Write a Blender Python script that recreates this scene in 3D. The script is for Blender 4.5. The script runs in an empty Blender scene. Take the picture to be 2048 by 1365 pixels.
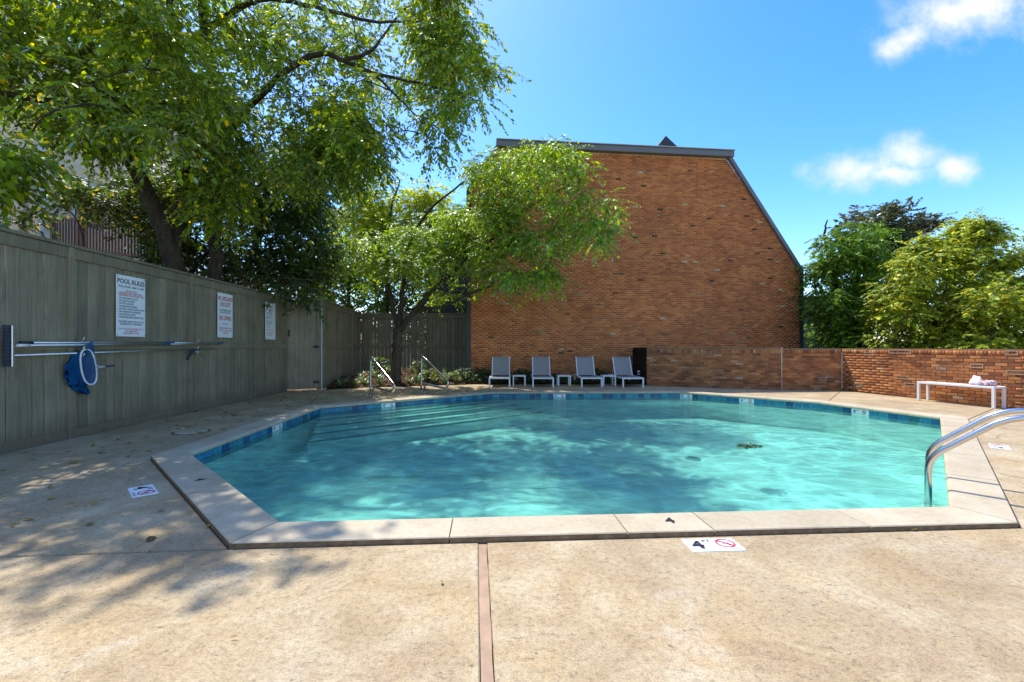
import bpy, bmesh, math, random
import numpy as np
from mathutils import Vector, Matrix

# ------------------------------------------------------------------ camera, sky, sun, exposure
S = bpy.context.scene
COL = S.collection
F = 880.0            # focal length in pixels of the 2048 px wide photograph
HC = 1.2             # eye height
cam = bpy.data.cameras.new("camera")
cam.sensor_width = 36.0
cam.lens = F * 36.0 / 2048.0
cam.shift_y = 11.5 / 2048.0
cam.clip_start = 0.05
cam.clip_end = 2000.0
camo = bpy.data.objects.new("camera", cam)
camo.location = (0, 0, HC)
camo.rotation_euler = (math.radians(90), 0, 0)
COL.objects.link(camo)
S.camera = camo

SUN = Vector((-0.36, 0.45, 1.0)).normalized()      # direction towards the sun
sun_el = math.asin(SUN.z)
sun_az = math.atan2(SUN.x, SUN.y)                  # from +Y towards +X
sl = bpy.data.lights.new("sun", 'SUN')
sl.energy = 2.15
sl.angle = math.radians(0.6)
sl.color = (1.0, 0.97, 0.92)
slo = bpy.data.objects.new("sun", sl)
slo.rotation_euler = SUN.to_track_quat('Z', 'Y').to_euler()
slo.location = (-8, 10, 25)
COL.objects.link(slo)

w = bpy.data.worlds.new("World")
S.world = w
w.use_nodes = True
wt = w.node_tree
wt.nodes.clear()
def wn(t, **k):
    n = wt.nodes.new(t)
    for a, b in k.items():
        setattr(n, a, b)
    return n
sky = wn('ShaderNodeTexSky', sky_type='NISHITA', sun_disc=False)
sky.sun_elevation = sun_el
sky.sun_rotation = sun_az
sky.altitude = 200
sky.air_density = 1.0
sky.dust_density = 0.75
sky.ozone_density = 2.2
SKY_STRENGTH = 0.124
hs = wn('ShaderNodeHueSaturation')
hs.inputs['Hue'].default_value = 0.507
hs.inputs['Saturation'].default_value = 1.4
hs.inputs['Value'].default_value = 1.0
wt.links.new(sky.outputs[0], hs.inputs['Color'])
# clouds: far away, placed by direction only
tc = wn('ShaderNodeTexCoord')
sep = wn('ShaderNodeSeparateXYZ')
wt.links.new(tc.outputs['Generated'], sep.inputs[0])
def wm(op, a, b=None, c=None):
    n = wn('ShaderNodeMath', operation=op)
    for i, v in enumerate((a, b, c)):
        if v is None: continue
        if isinstance(v, (int, float)): n.inputs[i].default_value = v
        else: wt.links.new(v, n.inputs[i])
    return n.outputs[0]
yy = wm('MAXIMUM', sep.outputs[1], 0.02)
gx = wm('DIVIDE', sep.outputs[0], yy)
gz = wm('DIVIDE', sep.outputs[2], yy)
cmb = wn('ShaderNodeCombineXYZ')
wt.links.new(gx, cmb.inputs[0]); wt.links.new(gz, cmb.inputs[1])
def wnoise(scale, detail, rough):
    n = wn('ShaderNodeTexNoise')
    n.inputs['Scale'].default_value = scale
    n.inputs['Detail'].default_value = detail
    n.inputs['Roughness'].default_value = rough
    wt.links.new(cmb.outputs[0], n.inputs['Vector'])
    return n.outputs[0]
nz = wnoise(11.0, 10.0, 0.62)
nbig = wnoise(3.4, 3.0, 0.5)
def blob(cx, cz, rx, rz, rot=0.0):
    dx = wm('SUBTRACT', gx, cx); dz = wm('SUBTRACT', gz, cz)
    c, s = math.cos(rot), math.sin(rot)
    u = wm('ADD', wm('MULTIPLY', dx, c / rx), wm('MULTIPLY', dz, s / rx))
    v = wm('ADD', wm('MULTIPLY', dx, -s / rz), wm('MULTIPLY', dz, c / rz))
    d = wm('SQRT', wm('ADD', wm('MULTIPLY', u, u), wm('MULTIPLY', v, v)))
    return wm('SUBTRACT', 1.0, d)
field = None
for b in [(0.80, .404, .135, .050, .10), (.905, .432, .080, .056, 0), (1.00, .405, .060, .040, .15), (.86, .395, .17, .030, 0),
          (1.06, .77, .22, .085, .16), (1.25, .80, .25, .11, .1), (.90, .70, .09, .04, .5),
          (2.1, .55, .4, .12, .1), (-2.4, .7, .5, .14, -.1)]:
    f = blob(*b)
    field = f if field is None else wm('MAXIMUM', field, f)
field = wm('ADD', field, wm('MULTIPLY', wm('SUBTRACT', nz, 0.5), 1.9))
field = wm('ADD', field, wm('MULTIPLY', wm('SUBTRACT', nbig, 0.5), 0.5))
# unseen clouds added outside the view as white fill for the shade
skyn = wn('ShaderNodeTexNoise'); skyn.inputs['Scale'].default_value = 2.6; skyn.inputs['Detail'].default_value = 9; skyn.inputs['Roughness'].default_value = .58
wt.links.new(tc.outputs['Generated'], skyn.inputs['Vector'])
away = wm('MULTIPLY', wm('SUBTRACT', 0.45, sep.outputs[1]), 4.0)
away = wm('MINIMUM', wm('MAXIMUM', away, 0.0), 1.0)
upm = wm('MINIMUM', wm('MAXIMUM', wm('MULTIPLY', wm('SUBTRACT', sep.outputs[2], 0.04), 8.0), 0.0), 1.0)
around = wm('MULTIPLY', wm('SUBTRACT', skyn.outputs[0], 0.535), 8.0)
around = wm('SUBTRACT', wm('MULTIPLY', wm('MULTIPLY', wm('ADD', around, 1.0), away), upm), 1.0)
field = wm('MAXIMUM', field, around)
mr = wn('ShaderNodeMapRange', interpolation_type='SMOOTHSTEP')
wt.links.new(field, mr.inputs[0])
mr.inputs[1].default_value = -0.25; mr.inputs[2].default_value = 1.15
mr.inputs[3].default_value = 0.0; mr.inputs[4].default_value = 0.97
mx = wn('ShaderNodeMixRGB')
wt.links.new(mr.outputs[0], mx.inputs[0])
wt.links.new(hs.outputs[0], mx.inputs[1])
shade = wn('ShaderNodeMixRGB'); shade.inputs[1].default_value = (2.7, 2.85, 3.25, 1); shade.inputs[2].default_value = (3.35, 3.35, 3.45, 1)
shf = wn('ShaderNodeMapRange'); wt.links.new(field, shf.inputs[0]); shf.inputs[1].default_value = .1; shf.inputs[2].default_value = .9
wt.links.new(shf.outputs[0], shade.inputs[0]); wt.links.new(shade.outputs[0], mx.inputs[2])
bg = wn('ShaderNodeBackground')
bg.inputs[1].default_value = SKY_STRENGTH
wt.links.new(mx.outputs[0], bg.inputs[0])
wo = wn('ShaderNodeOutputWorld')
wt.links.new(bg.outputs[0], wo.inputs[0])

S.view_settings.view_transform = 'Standard'
S.view_settings.look = 'None'
S.view_settings.gamma = 1.0
S.view_settings.use_curve_mapping = False
S.view_settings.exposure = 1.5
S.cycles.max_bounces = 10
S.cycles.diffuse_bounces = 6
S.cycles.transmission_bounces = 8
S.cycles.transparent_max_bounces = 16
S.cycles.use_denoising = True
S.cycles.sample_clamp_indirect = 6.0

# ------------------------------------------------------------------ helpers
rng = np.random.default_rng(7)
random.seed(7)

def P(px, py, Y):                       # photograph direction + distance -> place in the world
    return Vector(((px - 1024) / F * Y, Y, HC - (py - 694) / F * Y))

def tag(o, label=None, cat=None, group=None, kind=None):
    if label: o['label'] = label
    if cat: o['category'] = cat
    if group: o['group'] = group
    if kind: o['kind'] = kind
    return o

def empty(name, loc=(0, 0, 0), rz=0.0):
    o = bpy.data.objects.new(name, None)
    o.empty_display_size = 0.2
    o.location = loc
    o.rotation_euler = (0, 0, rz)
    COL.objects.link(o)
    return o

def link(name, me, parent=None, mat=None):
    if mat is not None and not me.materials:
        me.materials.append(mat)
    o = bpy.data.objects.new(name, me)
    COL.objects.link(o)
    if parent is not None: o.parent = parent
    return o

class MB:
    """collects shapes and links them as one mesh object"""
    def __init__(self):
        self.v = []; self.f = []; self.smooth = []
    def add(self, vs, fs, smooth=False):
        b = len(self.v)
        self.v += [tuple(p) for p in vs]
        self.f += [tuple(b + i for i in f) for f in fs]
        self.smooth += [smooth] * len(fs)
        return self
    def frame_box(self, o, ax, ay, az, x0, x1, y0, y1, z0, z1, ch=0.0):
        o, ax, ay, az = Vector(o), Vector(ax), Vector(ay), Vector(az)
        def p(x, y, z): return o + ax * x + ay * y + az * z
        if ch <= 0:
            vs = [p(x, y, z) for z in (z0, z1) for y in (y0, y1) for x in (x0, x1)]
            fs = [(0, 2, 3, 1), (4, 5, 7, 6), (0, 1, 5, 4), (2, 6, 7, 3), (0, 4, 6, 2), (1, 3, 7, 5)]
            return self.add(vs, fs)
        bm = bmesh.new()
        vs = [bm.verts.new(p(x, y, z)) for z in (z0, z1) for y in (y0, y1) for x in (x0, x1)]
        for f in [(0, 2, 3, 1), (4, 5, 7, 6), (0, 1, 5, 4), (2, 6, 7, 3), (0, 4, 6, 2), (1, 3, 7, 5)]:
            bm.faces.new([vs[i] for i in f])
        bmesh.ops.bevel(bm, geom=list(bm.edges), offset=ch, segments=1, affect='EDGES', profile=0.5)
        bm.verts.index_update()
        self.add([v.co.copy() for v in bm.verts], [[v.index for v in f.verts] for f in bm.faces])
        bm.free()
        return self
    def box(self, c, s, ch=0.0):
        return self.frame_box(c, (1, 0, 0), (0, 1, 0), (0, 0, 1), -s[0] / 2, s[0] / 2, -s[1] / 2, s[1] / 2, -s[2] / 2, s[2] / 2, ch)
    def bar(self, a, b, wdt, hgt, up=(0, 0, 1), ch=0.0):
        a, b = Vector(a), Vector(b)
        d = b - a; L = d.length; d.normalize()
        up = Vector(up)
        s = d.cross(up)
        if s.length < 1e-4: s = d.cross(Vector((1, 0, 0)))
        s.normalize(); u = s.cross(d)
        return self.frame_box(a, d, s, u, 0, L, -wdt / 2, wdt / 2, -hgt / 2, hgt / 2, ch)
    def prism(self, poly, z0, z1):
        n = len(poly)
        if sum(poly[i][0] * poly[(i + 1) % n][1] - poly[(i + 1) % n][0] * poly[i][1] for i in range(n)) < 0:
            poly = poly[::-1]
        vs = [(x, y, z0) for x, y in poly] + [(x, y, z1) for x, y in poly]
        fs = [tuple(range(n, 2 * n)), tuple(range(n - 1, -1, -1))]
        fs += [(i, (i + 1) % n, n + (i + 1) % n, n + i) for i in range(n)]
        return self.add(vs, fs)
    def tube(self, pts, r, n=8, cap=True, smooth=True, closed=False):
        pts = [Vector(p) for p in pts]
        m = len(pts)
        rs = r if isinstance(r, (list, tuple)) else [r] * m
        t0 = (pts[1] - pts[0]).normalized()
        a = t0.orthogonal().normalized()
        vs = []
        for i, p in enumerate(pts):
            if closed: t = (pts[(i + 1) % m] - pts[i - 1]).normalized()
            elif i == 0: t = t0
            elif i == m - 1: t = (pts[i] - pts[i - 1]).normalized()
            else: t = (pts[i + 1] - pts[i - 1]).normalized()
            a = a - t * a.dot(t)
            if a.length < 1e-5: a = t.orthogonal()
            a.normalize(); b = t.cross(a)
            for k in range(n):
                an = 2 * math.pi * k / n
                vs.append(p + (a * math.cos(an) + b * math.sin(an)) * rs[i])
        fs = []
        for i in range(m if closed else m - 1):
            i2 = (i + 1) % m
            for k in range(n):
                k2 = (k + 1) % n
                fs.append((i * n + k, i * n + k2, i2 * n + k2, i2 * n + k))
        self.add(vs, fs, smooth)
        if cap and not closed:
            b0 = len(self.v) - m * n
            self.f.append(tuple(b0 + k for k in range(n - 1, -1, -1))); self.smooth.append(False)
            self.f.append(tuple(b0 + (m - 1) * n + k for k in range(n))); self.smooth.append(False)
        return self
    def lathe(self, c, prof, n=20, smooth=True):
        c = Vector(c); m = len(prof)
        vs = [c + Vector((r * math.cos(2 * math.pi * k / n), r * math.sin(2 * math.pi * k / n), z)) for r, z in prof for k in range(n)]
        fs = [(i * n + k, i * n + (k + 1) % n, (i + 1) * n + (k + 1) % n, (i + 1) * n + k) for i in range(m - 1) for k in range(n)]
        self.add(vs, fs, smooth)
        b0 = len(self.v) - m * n
        self.f.append(tuple(b0 + k for k in range(n - 1, -1, -1))); self.smooth.append(False)
        self.f.append(tuple(b0 + (m - 1) * n + k for k in range(n))); self.smooth.append(False)
        return self
    def mesh(self, name, mat=None):
        me = bpy.data.meshes.new(name)
        me.from_pydata(self.v, [], self.f)
        me.polygons.foreach_set('use_smooth', self.smooth)
        if mat is not None: me.materials.append(mat)
        me.update()
        return me
    def build(self, name, mat, parent=None):
        return link(name, self.mesh(name, mat), parent)

def smooth_path(pts, n=6):
    """Catmull-Rom through the points"""
    pts = [Vector(p) for p in pts]
    q = [pts[0] * 2 - pts[1]] + pts + [pts[-1] * 2 - pts[-2]]
    out = []
    for i in range(1, len(q) - 2):
        for k in range(n):
            t = k / n
            a, b, c, d = q[i - 1], q[i], q[i + 1], q[i + 2]
            out.append(0.5 * ((2 * b) + (c - a) * t + (2 * a - 5 * b + 4 * c - d) * t * t + (3 * b - a - 3 * c + d) * t ** 3))
    out.append(pts[-1])
    return out

def round_path(pts, rad, n=6):
    """polyline with rounded corners"""
    pts = [Vector(p) for p in pts]
    if not isinstance(rad, (list, tuple)): rad = [rad] * len(pts)
    out = [pts[0]]
    for i in range(1, len(pts) - 1):
        a, b, c = pts[i - 1], pts[i], pts[i + 1]
        r = min(rad[i], (a - b).length * .49, (c - b).length * .49)
        p0 = b + (a - b).normalized() * r
        p1 = b + (c - b).normalized() * r
        for k in range(n + 1):
            t = k / n
            out.append(p0 * (1 - t) ** 2 + b * 2 * t * (1 - t) + p1 * t * t)
    out.append(pts[-1])
    return out

def quads_mesh(name, V, Q, mat, smooth=False):
    """fast mesh from numpy vertices (n,3) and quads (m,4)"""
    me = bpy.data.meshes.new(name)
    V = np.ascontiguousarray(V, dtype=np.float32); Q = np.ascontiguousarray(Q, dtype=np.int32)
    me.vertices.add(len(V)); me.vertices.foreach_set('co', V.ravel())
    me.loops.add(Q.size); me.loops.foreach_set('vertex_index', Q.ravel())
    me.polygons.add(len(Q))
    me.polygons.foreach_set('loop_start', np.arange(0, Q.size, 4, dtype=np.int32))
    if smooth: me.polygons.foreach_set('use_smooth', np.ones(len(Q), dtype=bool))
    me.materials.append(mat)
    me.update(calc_edges=True)
    return me

def copy_tree(o, parent=None):
    c = o.copy(); COL.objects.link(c)
    if parent is not None:
        c.parent = parent
    for ch in list(o.children):
        copy_tree(ch, c)
    return c

def offset_poly(poly, d):
    """push every edge outwards by d (counter-clockwise polygon)"""
    n = len(poly)
    if sum(poly[i][0] * poly[(i + 1) % n][1] - poly[(i + 1) % n][0] * poly[i][1] for i in range(n)) < 0:
        poly = poly[::-1]
    out = []
    for i in range(n):
        p0, p1, p2 = Vector(poly[i - 1]), Vector(poly[i]), Vector(poly[(i + 1) % n])
        d1 = (p1 - p0).normalized(); d2 = (p2 - p1).normalized()
        n1 = Vector((d1.y, -d1.x)); n2 = Vector((d2.y, -d2.x))
        den = 1 + n1.dot(n2)
        out.append(tuple(p1 + (n1 + n2) * (d / max(den, .15))))
    return out

# ------------------------------------------------------------------ materials
class NT:
    def __init__(self, name):
        self.m = bpy.data.materials.new(name)
        self.m.use_nodes = True
        self.t = self.m.node_tree
        self.t.nodes.clear()
        self.out = self.n('ShaderNodeOutputMaterial')
    def n(self, t, **k):
        x = self.t.nodes.new(t)
        for a, b in k.items(): setattr(x, a, b)
        return x
    def l(self, a, b): self.t.links.new(a, b)
    def put(self, sock, v):
        if v is None: return
        if hasattr(v, 'is_output'): self.l(v, sock)
        elif isinstance(v, (tuple, list)) and len(v) == 3 and sock.type == 'RGBA': sock.default_value = (*v, 1)
        else: sock.default_value = v
    def math(self, op, a, b=None, clamp=False):
        x = self.n('ShaderNodeMath', operation=op, use_clamp=clamp)
        self.put(x.inputs[0], a); self.put(x.inputs[1], b)
        return x.outputs[0]
    def pos(self): return self.n('ShaderNodeNewGeometry').outputs['Position']
    def objc(self): return self.n('ShaderNodeTexCoord').outputs['Object']
    def mapping(self, v, scale=(1, 1, 1), rot=(0, 0, 0), loc=(0, 0, 0)):
        x = self.n('ShaderNodeMapping')
        self.l(v, x.inputs[0]); x.inputs['Scale'].default_value = scale; x.inputs['Rotation'].default_value = rot
        self.put(x.inputs['Location'], loc)
        return x.outputs[0]
    def noise(self, v, scale, detail=4, rough=.55, dist=0.0):
        x = self.n('ShaderNodeTexNoise')
        if v is not None: self.l(v, x.inputs['Vector'])
        self.put(x.inputs['Scale'], scale); x.inputs['Detail'].default_value = detail
        x.inputs['Roughness'].default_value = rough; x.inputs['Distortion'].default_value = dist
        return x.outputs[0]
    def voro(self, v, scale, feature='F1', out=0, rnd=1.0):
        x = self.n('ShaderNodeTexVoronoi', feature=feature)
        if v is not None: self.l(v, x.inputs['Vector'])
        x.inputs['Scale'].default_value = scale; x.inputs['Randomness'].default_value = rnd
        return x.outputs[out]
    def ramp(self, fac, stops, interp='LINEAR'):
        x = self.n('ShaderNodeValToRGB')
        cr = x.color_ramp; cr.interpolation = interp
        while len(cr.elements) > len(stops): cr.elements.remove(cr.elements[-1])
        while len(cr.elements) < len(stops): cr.elements.new(0.5)
        for e, (p, c) in zip(cr.elements, stops):
            e.position = p
            e.color = (*c, 1) if isinstance(c, (tuple, list)) else (c, c, c, 1)
        self.l(fac, x.inputs[0])
        return x.outputs[0]
    def mix(self, fac, a, b, blend='MIX'):
        x = self.n('ShaderNodeMixRGB', blend_type=blend)
        self.put(x.inputs[0], fac); self.put(x.inputs[1], a); self.put(x.inputs[2], b)
        return x.outputs[0]
    def bump(self, h, strength=.3, dist=.01, normal=None):
        x = self.n('ShaderNodeBump')
        self.l(h, x.inputs['Height']); x.inputs['Strength'].default_value = strength; x.inputs['Distance'].default_value = dist
        if normal is not None: self.l(normal, x.inputs['Normal'])
        return x.outputs[0]
    def rnd(self):
        """one random value per piece: per mesh island plus per object"""
        g = self.n('ShaderNodeNewGeometry').outputs['Random Per Island']
        o = self.n('ShaderNodeObjectInfo').outputs['Random']
        return self.math('FRACT', self.math('ADD', g, o))
    def fin(self, shader):
        self.l(shader, self.out.inputs['Surface'])
        return self.m
    def bsdf(self, color, rough=.6, normal=None, metallic=0.0, spec=.5, **k):
        x = self.n('ShaderNodeBsdfPrincipled')
        self.put(x.inputs['Base Color'], color); self.put(x.inputs['Roughness'], rough)
        x.inputs['Metallic'].default_value = metallic
        x.inputs['Specular IOR Level'].default_value = spec
        if normal is not None: self.l(normal, x.inputs['Normal'])
        for a, b in k.items(): self.put(x.inputs[a], b)
        return x.outputs[0]

def simple(name, color, rough=.5, metallic=0.0, noise=.12, nscale=12, bump=0.0, spec=.5):
    t = NT(name)
    nn = t.noise(t.objc(), nscale, 5, .6)
    c = t.mix(1.0, color, t.ramp(nn, [(.25, 1 - noise), (.75, 1 + noise * .6)]), 'MULTIPLY')
    nrm = t.bump(t.noise(t.objc(), nscale * 6, 4, .6), bump, .004) if bump else None
    return t.fin(t.bsdf(c, rough, nrm, metallic, spec))

def mat_deck():
    t = NT('deck_concrete'); p = t.pos()
    pw = t.mapping(p, (1, 1, 1))
    big = t.noise(pw, .55, 5, .6, .4)
    mid = t.noise(pw, 2.1, 6, .68, .6)
    mid2 = t.noise(t.mapping(pw, (1, 1, 1), loc=(7, 3, 1)), 1.1, 6, .7, .5)
    fine = t.noise(pw, 34, 5, .75)
    vfine = t.noise(pw, 130, 3, .7)
    fl = t.noise(t.mapping(pw, (1.0, 2.6, 1)), 22, 5, .7, 1.0)
    base = t.ramp(mid, [(.28, (.34, .24, .130)), (.43, (.44, .325, .18)), (.56, (.51, .395, .235)), (.74, (.58, .485, .325))])
    grey = t.ramp(mid2, [(.44, 0), (.66, 1)])
    base = t.mix(t.math('MULTIPLY', grey, .68), base, (.37, .262, .155))
    ochre = t.ramp(t.noise(t.mapping(pw, loc=(2, 9, 4)), 1.7, 5, .7, .4), [(.52, 0), (.72, 1)])
    base = t.mix(t.math('MULTIPLY', ochre, .40), base, (.48, .295, .10))
    pale = t.ramp(t.noise(t.mapping(pw, loc=(12, 1, 4)), 1.3, 7, .75, .8), [(.58, 0), (.70, 1)])
    base = t.mix(t.math('MULTIPLY', pale, .62), base, (.60, .515, .40))
    base = t.mix(1.0, base, t.ramp(big, [(.3, .84), (.7, 1.08)]), 'MULTIPLY')
    base = t.mix(1.0, base, t.ramp(fine, [(.30, .56), (.47, .96), (.72, 1.20)]), 'MULTIPLY')
    base = t.mix(1.0, base, t.ramp(vfine, [(.32, .62), (.5, 1.0), (.68, 1.14)]), 'MULTIPLY')
    # worn-out flakes and pits, denser in patches
    dens = t.ramp(t.noise(t.mapping(pw, loc=(3, 3, 3)), 2.4, 4, .6), [(.35, .0), (.65, .05)])
    pit = t.math('LESS_THAN', fl, t.math('ADD', .335, dens))
    base = t.mix(t.math('MULTIPLY', pit, .72), base, (.155, .11, .07))
    spot = t.math('LESS_THAN', t.voro(pw, 9, out=0), .06)
    base = t.mix(t.math('MULTIPLY', spot, .6), base, (.12, .09, .06))
    cn = t.n('ShaderNodeTexNoise'); t.l(pw, cn.inputs['Vector']); cn.inputs['Scale'].default_value = 2.2; cn.inputs['Detail'].default_value = 8; cn.inputs['Roughness'].default_value = .68
    cw = t.n('ShaderNodeVectorMath', operation='MULTIPLY_ADD'); t.l(cn.outputs[1], cw.inputs[0]); cw.inputs[1].default_value = (.9, .9, 0); t.l(pw, cw.inputs[2])
    crack = t.voro(t.mapping(cw.outputs[0], (1, 1, 0)), .5, 'DISTANCE_TO_EDGE')
    ck = t.math('MULTIPLY', t.math('LESS_THAN', crack, .0026), t.math('GREATER_THAN', big, .52))
    base = t.mix(t.math('MULTIPLY', ck, .7), base, (.16, .12, .08))
    h = t.math('ADD', t.math('MULTIPLY', fine, .6), t.math('MULTIPLY', vfine, .5))
    h = t.math('SUBTRACT', h, t.math('MULTIPLY', pit, .5))
    return t.fin(t.bsdf(base, .82, t.bump(h, .55, .006), spec=.25))

def mat_coping():
    t = NT('coping_stone'); p = t.pos()
    n1 = t.noise(p, 2.2, 6, .65, .5); n2 = t.noise(p, 26, 5, .7); n3 = t.noise(p, 120, 3, .7)
    c = t.ramp(n1, [(.3, (.43, .345, .225)), (.52, (.51, .42, .285)), (.72, (.565, .485, .345))])
    c = t.mix(1.0, c, t.ramp(n2, [(.28, .84), (.55, 1.0), (.75, 1.07)]), 'MULTIPLY')
    c = t.mix(1.0, c, t.ramp(n3, [(.3, .90), (.6, 1.03)]), 'MULTIPLY')
    r = t.rnd()
    c = t.mix(1.0, c, t.ramp(r, [(0, (.93, .92, .90)), (1, (1.05, 1.04, 1.02))]), 'MULTIPLY')
    st = t.ramp(t.noise(t.mapping(p, loc=(5, 5, 0)), 5.5, 6, .75, .7), [(.60, 0), (.72, 1)])
    c = t.mix(t.math('MULTIPLY', st, .35), c, (.26, .22, .17))
    return t.fin(t.bsdf(c, .72, t.bump(t.math('ADD', n2, n3), .18, .004), spec=.3))

def mat_brick(name, stops, stain=0.0, moss=0.0):
    t = NT(name); p = t.pos()
    r = t.rnd()
    c = t.ramp(r, stops)
    n1 = t.noise(p, 42, 5, .7); n2 = t.noise(p, 1.0, 5, .65, .4)
    c = t.mix(1.0, c, t.ramp(n1, [(.28, .70), (.52, 1.0), (.75, 1.18)]), 'MULTIPLY')
    c = t.mix(1.0, c, t.ramp(n2, [(.32, (.82, .80, .80)), (.65, (1.08, 1.08, 1.06))]), 'MULTIPLY')
    if stain:
        s = t.ramp(t.noise(t.mapping(p, (1, 1, 1.6), loc=(4, 2, 0)), 1.5, 6, .72, .5), [(.48, 0), (.68, 1)])
        c = t.mix(t.math('MULTIPLY', s, stain), c, (.035, .03, .024))
        wht = t.ramp(t.noise(t.mapping(p, loc=(1, 6, 3)), 6, 6, .8, .6), [(.62, 0), (.76, 1)])
        c = t.mix(t.math('MULTIPLY', wht, .32), c, (.50, .38, .28))
    return t.fin(t.bsdf(c, .85, t.bump(n1, .5, .006), spec=.2))

def mat_mortar(name, col):
    t = NT(name); p = t.pos()
    n1 = t.noise(p, 55, 4, .7); n2 = t.noise(p, 1.3, 5, .7)
    c = t.mix(1.0, col, t.ramp(n1, [(.3, .75), (.7, 1.15)]), 'MULTIPLY')
    c = t.mix(1.0, c, t.ramp(n2, [(.35, .70), (.62, 1.08)]), 'MULTIPLY')
    return t.fin(t.bsdf(c, .9, t.bump(n1, .4, .004), spec=.15))

def mat_fence():
    t = NT('fence_paint'); p = t.pos()
    r = t.rnd()
    off = t.n('ShaderNodeCombineXYZ'); t.l(t.math('MULTIPLY', r, 37.0), off.inputs[0]); t.l(t.math('MULTIPLY', r, 11.0), off.inputs[2])
    pv = t.n('ShaderNodeVectorMath', operation='ADD'); t.l(p, pv.inputs[0]); t.l(off.outputs[0], pv.inputs[1])
    g = t.noise(t.mapping(pv.outputs[0], (14, 14, .8)), 2.4, 6, .68, .6)
    b = t.noise(p, 1.6, 5, .65, .5)
    c = t.mix(r, (.215, .176, .108), (.300, .246, .152))
    c = t.mix(1.0, c, t.ramp(g, [(.28, .68), (.52, 1.0), (.76, 1.22)]), 'MULTIPLY')
    c = t.mix(1.0, c, t.ramp(b, [(.32, .80), (.65, 1.12)]), 'MULTIPLY')
    knot = t.math('LESS_THAN', t.voro(t.mapping(pv.outputs[0], (3, 3, 1.1)), 1.0), .07)
    c = t.mix(t.math('MULTIPLY', knot, .35), c, (.19, .175, .14))
    worn = t.ramp(t.noise(t.mapping(pv.outputs[0], (9, 9, 1.2)), 3.0, 6, .8), [(.68, 0), (.76, 1)])
    c = t.mix(t.math('MULTIPLY', worn, .45), c, (.24, .215, .165))
    zz = t.n('ShaderNodeSeparateXYZ'); t.l(p, zz.inputs[0])
    splash = t.math('SUBTRACT', t.math('ADD', .16, t.math('MULTIPLY', t.noise(p, 5, 5, .7), .30)), zz.outputs[2])
    c = t.mix(t.math('MULTIPLY', t.math('MULTIPLY', splash, 4.0, True), .55), c, (.13, .095, .06))
    return t.fin(t.bsdf(c, .62, t.bump(g, .5, .004), spec=.35))

def mat_leaf(name, stops, trans=.5, gloss=.12, grough=.45, vary=.3):
    t = NT(name)
    g = t.n('ShaderNodeNewGeometry').outputs['Random Per Island']
    c = t.ramp(g, stops)
    big = t.noise(t.pos(), .8, 3, .6)
    c = t.mix(1.0, c, t.ramp(big, [(.3, 1 - vary), (.7, 1 + vary * .55)]), 'MULTIPLY')
    d = t.n('ShaderNodeBsdfDiffuse'); t.l(c, d.inputs[0])
    tr = t.n('ShaderNodeBsdfTranslucent')
    t.l(t.mix(1.0, c, (1.45, 1.35, .5), 'MULTIPLY'), tr.inputs[0])
    m1 = t.n('ShaderNodeMixShader'); m1.inputs[0].default_value = trans
    t.l(d.outputs[0], m1.inputs[1]); t.l(tr.outputs[0], m1.inputs[2])
    gl = t.n('ShaderNodeBsdfGlossy'); gl.inputs['Roughness'].default_value = grough
    gl.inputs[0].default_value = (.9, .95, .9, 1)
    fr = t.n('ShaderNodeFresnel'); fr.inputs[0].default_value = 1.42
    m2 = t.n('ShaderNodeMixShader')
    t.l(t.math('MULTIPLY', fr.outputs[0], gloss / .12 * .38), m2.inputs[0])
    t.l(m1.outputs[0], m2.inputs[1]); t.l(gl.outputs[0], m2.inputs[2])
    return t.fin(m2.outputs[0])

def mat_bark(name, c0, c1):
    t = NT(name); p = t.pos()
    v = t.noise(t.mapping(p, (9, 9, 1.6)), 2.0, 6, .7, 1.0)
    b = t.noise(p, 3, 4, .6)
    c = t.mix(t.ramp(v, [(.32, 0), (.68, 1)]), c0, c1)
    c = t.mix(1.0, c, t.ramp(b, [(.3, .75), (.7, 1.15)]), 'MULTIPLY')
    return t.fin(t.bsdf(c, .9, t.bump(v, .9, .03), spec=.15))

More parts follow.
